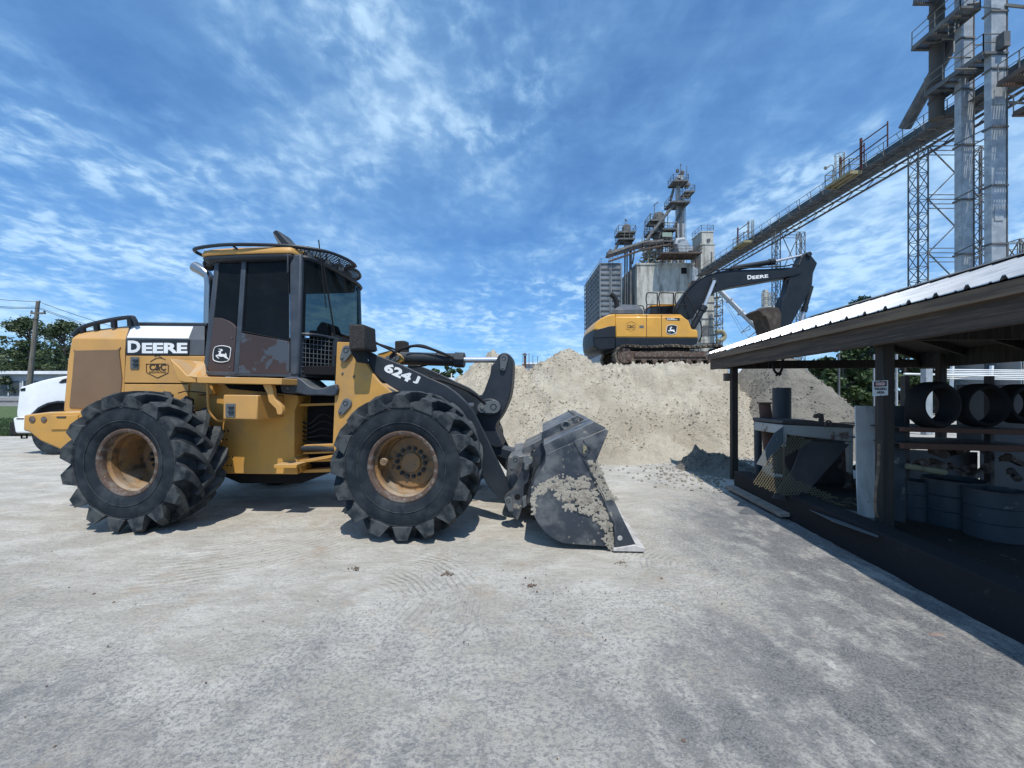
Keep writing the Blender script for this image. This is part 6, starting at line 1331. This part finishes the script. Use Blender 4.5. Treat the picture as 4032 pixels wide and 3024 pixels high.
# sign
sy = 3.60
sg_ = MB(); sg_.add([], []); a = [W(3437, 1500, sy), W(3497, 1497, sy), W(3497, 1556, sy), W(3437, 1560, sy)]; F0 = Frame(0, sy)
sg_.ext(F0, [(3437, 1500), (3497, 1497), (3497, 1556), (3437, 1560)], 0, .004); sign = sg_.build('danger_sign', WHT, None, .001); tag(sign, 'square white danger welding area sign on the near shed post', 'sign')
sign.location = (0, sy, 0)
F0 = Frame(0, sy, 0, 0)
P('sign_header', BLKG, F0, [(3442, 1503), (3492, 1500), (3492, 1521), (3442, 1523)], -.002, -.0003, sign, 0)
P('sign_oval', mat('faded_sign_red', (.42, .10, .09), rough=.6), F0, [(3467 + 23 * math.cos(a) * (1 if abs(math.cos(a)) < .8 else 1), 1511.5 + 8.5 * math.sin(a) - math.cos(a) * 1) for a in [2 * PI * i / 26 for i in range(26)]], -.0045, -.0022, sign, 0)
text('DANGER', F0, (3450, 1506, 3484, 1517), -.006, LET, sign, bold=.02, th=.001)
text('WELDING', F0, (3443, 1526, 3491, 1536), -.0025, LETK, sign, bold=.03, th=.001); text('AREA', F0, (3452, 1540, 3483, 1550), -.0025, LETK, sign, bold=.03, th=.001)
b = MB()
for px_, py_ in ((3467, 1500), (3467, 1556)): b.lathe([(0, -.004), (.003, -.003), (.004, 0)], 8, F0(px_, py_, 0))
b.build('sign_screw', PIN, sign, 0)
# little box on the far post, hanging hoop
F1 = Frame(0, 6.55); b = MB(); b.ext(F1, rect(2855, 1470, 2882, 1500), 0, .06); o = thing('junction_box', b, RUST, 'small rusty box fixed to the far shed post', 'junction box'); o.location = (0, 6.55, 0)
b = MB(); Yh = 5.6; c = W(3063, 1425, Yh)
b.tube([W(3063 + 20 * math.cos(t), 1424 + 48 * math.sin(t), Yh) for t in [2 * PI * i / 24 for i in range(24)]], .016, 6, closed=True)
b.tube([W(3056, 1466, Yh), W(3070, 1478, Yh), W(3076, 1470, Yh)], .014, 6); b.tube([W(3070, 1466, Yh), W(3056, 1480, Yh)], .014, 6); b.tube([W(3063, 1378, Yh), W(3063, 1340, Yh)], .008, 5)
thing('hanging_hoop', b, BLK, 'loop of dark cable hanging from the shed eave', 'hoop', 0)
# bench / machine with rusty white top
M1 = Frame(0, 5.1); Yb = 5.1
mc = empty('rusty_machine', (W(3225, 1900, 5.1).x, 5.1, .2), 0, 'rust-stained white workbench machine full of tubes inside the shed', 'workbench'); MF = Frame(mc.location.x, 5.1, .2)
P('top_box', RWHT, MF, [(3081, 1672), (3362, 1684), (3362, 1742), (3081, 1710)], 0, .6, mc, .012)
P('top_plate', SHD, MF, [(3079, 1668), (3082, 1655), (3200, 1655), (3240, 1662), (3364, 1675), (3364, 1686)], -.015, .62, mc, .01)
P('leg', RWHT, MF, [(3081, 1710), (3100, 1712), (3096, 1760), (3081, 1760)], 0, .05, mc); P('leg', RWHT, MF, [(3340, 1740), (3362, 1742), (3358, 1870), (3345, 1860)], 0, .06, mc, .01)
P('back_panel', SHD, MF, [(3090, 1700), (3360, 1735), (3360, 1990), (3090, 1990)], .5, .55, mc)
b = MB()
for cx_, cy_, r_ in ((3290, 1890, 55), (3355, 1880, 40)): b.tube([MF(cx_ + r_ * math.cos(t), cy_ + r_ * 1.1 * math.sin(t), .2) for t in [R(-70 + 14 * i) for i in range(14)]], .045, 10)
b.tube([MF(3320, 1760, .1), MF(3325, 1810, .12), MF(3340, 1880, .12)], .03, 8); b.build('duct', RUST, mc)
b = MB(); b.tube(smoothpts([W(3232, 1672, 5.2), W(3232, 1636, 5.2), W(3210, 1640, 5.2)], 3), .03, 8); b.tube([W(3212, 1632, 5.2), W(3208, 1645, 5.2)], .022, 8); thing('pipe_elbow', b, RUST, 'rusty pipe elbow on top of the workbench machine', 'pipe elbow', 0)
b = MB(); b.tube(smoothpts([W(3252, 1682, 5.0), W(3252, 1664, 5.0), W(3262, 1657, 5.0), W(3273, 1664, 5.0), W(3273, 1682, 5.0)], 4), .012, 6); thing('ring_handle', b, RUST, 'small steel loop handle on the bench edge', 'handle', 0)
b = MB(); b.tube([W(3245, 1664, 5.3), W(3300, 1668, 5.35), W(3372, 1676, 5.4)], .012, 6); thing('steel_rod', b, RUST, 'thin steel rod lying along the bench top', 'rod', 0)
# leaning plates and expanded metal
def slab(name, pts, m, lab, cat, th=.012, bevel=.002):   # pts: (px, py, Y)
    L = [W(*p) for p in pts]; n = (L[1] - L[0]).cross(L[-1] - L[0]).normalized() * th
    if n.y < 0: n = -n
    b = MB(); b.loft([L, [p + n for p in L]]); return tag(b.build(name, m, None, bevel), lab, cat)
slab('steel_plate', [(3165, 1735, 4.98), (3346, 1748, 4.98), (3140, 1982, 4.62), (3040, 1960, 4.66), (3120, 1850, 4.85)], SHD, 'dark flat steel plate leaning diagonally on the bench', 'steel plate')
slab('steel_plate', [(3052, 1704, 5.0), (3085, 1680, 5.05), (3085, 1740, 4.98), (3015, 1838, 4.82), (2980, 1828, 4.86)], PIN, 'narrow grey steel plate leaning beside the pipes', 'steel plate')
emp = [(3112, 1712), (3198, 1732), (3158, 1762), (3088, 1798), (3090, 1830), (3118, 1872), (3132, 1890), (3170, 1906), (3275, 1948), (3250, 1970), (3160, 1935), (3132, 1960), (3050, 1940), (2962, 1902), (3030, 1800), (3080, 1744)]
def plane_pt(px, py): return W(px, py, 4.86 - (py - 1712) / 250 * .32)
b = MB()
c8 = 11.0
for iy in range(-2, 34):
    for ix in range(-2, 40):
        x = 2955 + ix * c8 + (c8 / 2 if iy % 2 else 0); y = 1705 + iy * 8.2
        for x2, y2 in ((x + c8 / 2, y + 8.2), (x - c8 / 2, y + 8.2)):
            if inpoly((x + x2) / 2, (y + y2) / 2, emp): b.bar(plane_pt(x, y), plane_pt(x2, y2), .0036)
thing('expanded_metal_sheet', b, TAN, 'tan expanded metal mesh sheet leaning in front of the dark plate', 'metal mesh', 0, smooth=0)
# pipes
b = MB(); p0 = W(3078, 1760, 5.9); p1 = W(3078, 1527, 5.9); b.lathe([(.098, p0.z - p1.z - .4), (.122, p0.z - p1.z - .4), (.122, 0), (.10, 0), (.10, -.4)], 24, tuple(p1), 'z'); thing('standing_pipe', b, GPIP, 'tall thick grey pipe standing behind the bench', 'pipe', 0)
b = MB(); b.tube([W(3035, 1790, 5.6), W(3010, 1590, 5.6)], [.085, .075], 18); b.tube([W(3010, 1590, 5.6), W(3010, 1584, 5.6)], .09, 18); thing('standing_pipe', b, RPIP, 'rust-brown leaning pipe with flared rim', 'pipe', 0)
b = MB(); b.tube([W(2986, 1880, 6.1), W(2984, 1656, 6.1)], .055, 18); thing('standing_pipe', b, GPIP, 'slim bluish grey pipe left of the rust-brown pipe', 'pipe', 0)
# white sheet, dark sheet, handle, floor sheet
slab('white_metal_sheet', [(3368, 1597, 4.15), (3458, 1599, 4.15), (3460, 1800, 4.05), (3452, 1960, 3.95), (3470, 2048, 3.86), (3380, 2030, 3.92), (3374, 1900, 4.0)], SHT, 'pale sheet metal panel standing upright against the near shed post', 'metal sheet')
slab('dark_metal_sheet', [(3508, 1597, 4.0), (3562, 1599, 4.0), (3566, 2060, 3.85), (3508, 2045, 3.87)], GPIP, 'bluish dark sheet metal panel right of the near shed post', 'metal sheet')
slab('floor_sheet', [(3150, 1990, 4.45), (3300, 2000, 4.4), (3490, 2040, 3.9), (3458, 2118, 3.28), (3280, 2055, 3.75)], PIN, 'crumpled pale sheet metal lying on the shed floor by the sill beam', 'metal sheet', .006)
b = MB(); b.tube(smoothpts([W(3462, 1748, 3.55), W(3458, 1850, 3.55), W(3448, 1930, 3.52), (W(3446, 2000, 3.5)), W(3456, 2035, 3.5)], 4), .011, 8); thing('wooden_handle', b, TIM, 'long brown tool handle leaning against the near shed post', 'tool handle', 0)
b = MB(); rw = random.Random(11)
for i in range(26):
    x, y, a = rw.uniform(3225, 3350), rw.uniform(1955, 2010), rw.uniform(-.5, .9); L_ = rw.uniform(30, 80)
    b.tube(smoothpts([W(x, y, 4.5), W(x + L_ * .5, y - 8 + 10 * a, 4.45), W(x + L_, y + 20 * a, 4.4)], 3), .004, 4)
thing('tangled_wire', b, TAN, 'tangle of tan wire and straps on the shed floor under the bench', 'wire', 0)
# plank on the ground
a, c = G(2868, 1924, .03), G(3088, 2040, .03); d_ = (c - a).normalized(); n_ = Vector((d_.y, -d_.x, 0)) * -1
b = MB(); M = Matrix.Translation((a + c) / 2 + Vector((.06, .03, .025))) @ Matrix.Rotation(math.atan2(d_.y, d_.x), 4, 'Z') @ Matrix.Rotation(R(4), 4, 'X'); L_ = (c - a).length / 2
b.box(-L_, L_, -.085, .085, -.022, .022, M); thing('loose_plank', b, mat('grey_plank', (.27, .24, .21), c2=(.17, .14, .12), s2=3, rough=.9, bump=.4, bs=20, stretch=(1, 6, 6)), 'weathered grey plank lying on the ground against the sill beam', 'plank', .004)
# shelf rack with old tyres, drums
rk = empty('storage_rack', (W(3800, 1700, 3.7).x, 3.7, .2), 0, 'dark rusty steel storage rack inside the shed', 'rack'); KF = Frame(rk.location.x, 3.7, .2)
RSB = mat('rusty_rack_beam', (.13, .06, .04), rough=.8)
for y0, y1 in ((1682, 1700), (1745, 1768)): P('shelf_beam', RSB, KF, [(3560, y0), (4150, y0 + 12), (4150, y1 + 16), (3560, y1)], 0, .05, rk); P('shelf', SHD, KF, [(3560, y0 + 2), (4150, y0 + 14), (4150, y0 + 18), (3560, y0 + 6)], .055, .8, rk)
for px_ in (3566, 3900, 4140): P('upright', SHD, KF, rect(px_, 1480, px_ + 18, 2100), .3, .36, rk)
for k, (px_, py_, ro, ri, Yt, rz) in enumerate(((3672, 1594, .225, .160, 3.75, 4), (3858, 1596, .215, .168, 3.8, -4), (4010, 1590, .20, .14, 3.9, 0))):
    b = MB(); b.lathe([(ri, -.07), (ri + .02, -.085), (ro - .02, -.08), (ro, -.05), (ro, .05), (ro - .02, .08), (ri + .02, .085), (ri, .07), (ri - .005, 0), (ri, -.07)], 40)
    o = thing('old_tyre', b, BLK, ('worn black tyre on the rack nearest to the danger sign', 'second black tyre on the rack, right of the first', 'black tyre at the right end of the rack, cut by the frame')[k], 'tyre', 0, group='old tyres on the rack'); o.location = W(px_, py_, Yt); o.rotation_euler = (0, 0, R(rz))
for k, (pts, lab) in enumerate((([(3575, 1770, 4.9), (3850, 1780, 4.9), (3850, 2010, 4.7), (3575, 2000, 4.7)], 'added dark sheet that darkens the gap behind the drums, left part'), ([(3862, 1700, 4.8), (4160, 1710, 4.8), (4160, 2060, 4.6), (3862, 2050, 4.6)], 'added dark sheet that darkens the gap behind the drums, right part'), ([(3770, 1515, 5.2), (4150, 1515, 5.2), (4150, 1775, 5.2), (3770, 1775, 5.2)], 'added dark sheet that darkens the back of the rack behind the second tyre'))):
    slab('added_dark_sheet', pts, SHD, lab, 'backing sheet')  # dark sheets added to block the bright ground seen through the rack
for k, (px_, py0, py1, r_, Yd) in enumerate(((3612, 1892, 2060, .11, 4.0), (3752, 1885, 2118, .225, 3.85), (3915, 1925, 2140, .19, 3.5))):
    a = W(px_, py1, Yd); h = Z_(py0, Yd) - .2; o = empty('metal_drum', (a.x, Yd, .2), 0, ('narrow blue-grey drum beside the dark sheet under the rack', 'widest blue-grey drum under the rack', 'blue-grey drum at the right, nearest to the sill beam')[k], 'drum', 'drums under the rack')
    b = MB(); b.lathe([(0, 0), (r_, 0), (r_, h * .33), (r_ + .008, h * .35), (r_, h * .37), (r_, h * .65), (r_ + .008, h * .67), (r_, h * .69), (r_, h), (r_ - .01, h), (r_ - .01, h - .04), (0, h - .04)], 32, axis='z'); b.build('body', GPIP if k != 1 else mat('blue_grey_drum', (.024, .038, .048), rough=.5), o)
    b = MB(); b.lathe([(r_ + .006, h - .015), (r_ + .008, h), (r_ - .004, h + .004), (r_ - .006, h - .01)], 32, axis='z'); b.build('rim', SHD, o)
b = MB(); b.tube([W(3570, 1835, 3.9), W(3720, 1860, 3.85)], .03, 8); thing('yellow_bar', b, YPL, 'dull yellow bar lying across behind the drums', 'bar', 0)
sc = MB()
for i in range(22):
    x, y = rw.uniform(3600, 4080), rw.uniform(1770, 1860); sc.tube([W(x, y, 3.9 + rw.random() * .4), W(x + rw.uniform(-70, 70), y + rw.uniform(-30, 40), 3.9)], rw.uniform(.008, .04), 6)
tag(sc.build('scrap_metal', RUST, None), 'jumbled scrap bars and pipes on the lower rack shelf', 'scrap metal')
# beyond the shed: pale column, pipe run, tanks, tree line posts
b = MB(); x = X_(3662, 14); b.box(x - .14, x + .04, 14, 14.2, 0, Z_(1452, 14)); b.box(x + .06, x + .12, 14.02, 14.2, 0, Z_(1452, 14)); thing('pale_steel_column', b, GALV, 'pale galvanized column seen through the ring of the first tyre', 'column', .004)
b = MB()
for k in range(6): z0_ = Z_(1455 + k * 7, 16); b.tube([(X_(3680 + k * 8, 16), 16, z0_), (X_(4200, 15), 15.2, z0_ - .1)], .03, 6)
b.tube([W(3560, 1472, 16), W(4150, 1486, 15.4)], .045, 6)
for px_ in (3750, 3905, 4060): b.bar((X_(px_, 16), 16.1, 0), W(px_, 1440, 16.1), .06)
thing('pipe_run', b, WHT, 'bundle of white horizontal pipes running past behind the shed', 'pipes', 0)
for k, (px_, r_, yt) in enumerate(((3815, 38, 1425), (3945, 46, 1420))):
    Yt = 21; a = W(px_, 1500, Yt); rr = r_ / FP * Yt; z1 = Z_(yt, Yt); b = MB(); b.lathe([(0, 0), (rr, 0), (rr, z1 - .2), (rr * .9, z1), (0, z1)], 24, (a.x, Yt, 0), 'z'); thing('storage_tank', b, GPIP, ('pale cylindrical tank behind the pipe run, left one', 'pale cylindrical tank behind the pipe run, right one')[k], 'tank', 0, group='pale tanks behind the shed')
for k, (px_, lab) in enumerate(((3443, 'thin pale post behind the danger sign'), (3303, 'thin dark post in the trees left of the danger sign'), (3530, 'thin pale post in the trees right of the near shed post'))):
    b = MB(); b.bar((X_(px_, 13), 13, 0), W(px_, 1395, 13), .035); thing('thin_post', b, GALV if k != 1 else GALD, lab, 'post', 0)
b = MB(); b.box(X_(2900, 30), X_(2962, 30), 30, 34, 0, Z_(1419, 30)); thing('distant_white_building', b, WHV, 'low white roof behind the plateau under the shed fascia', 'building', 0)
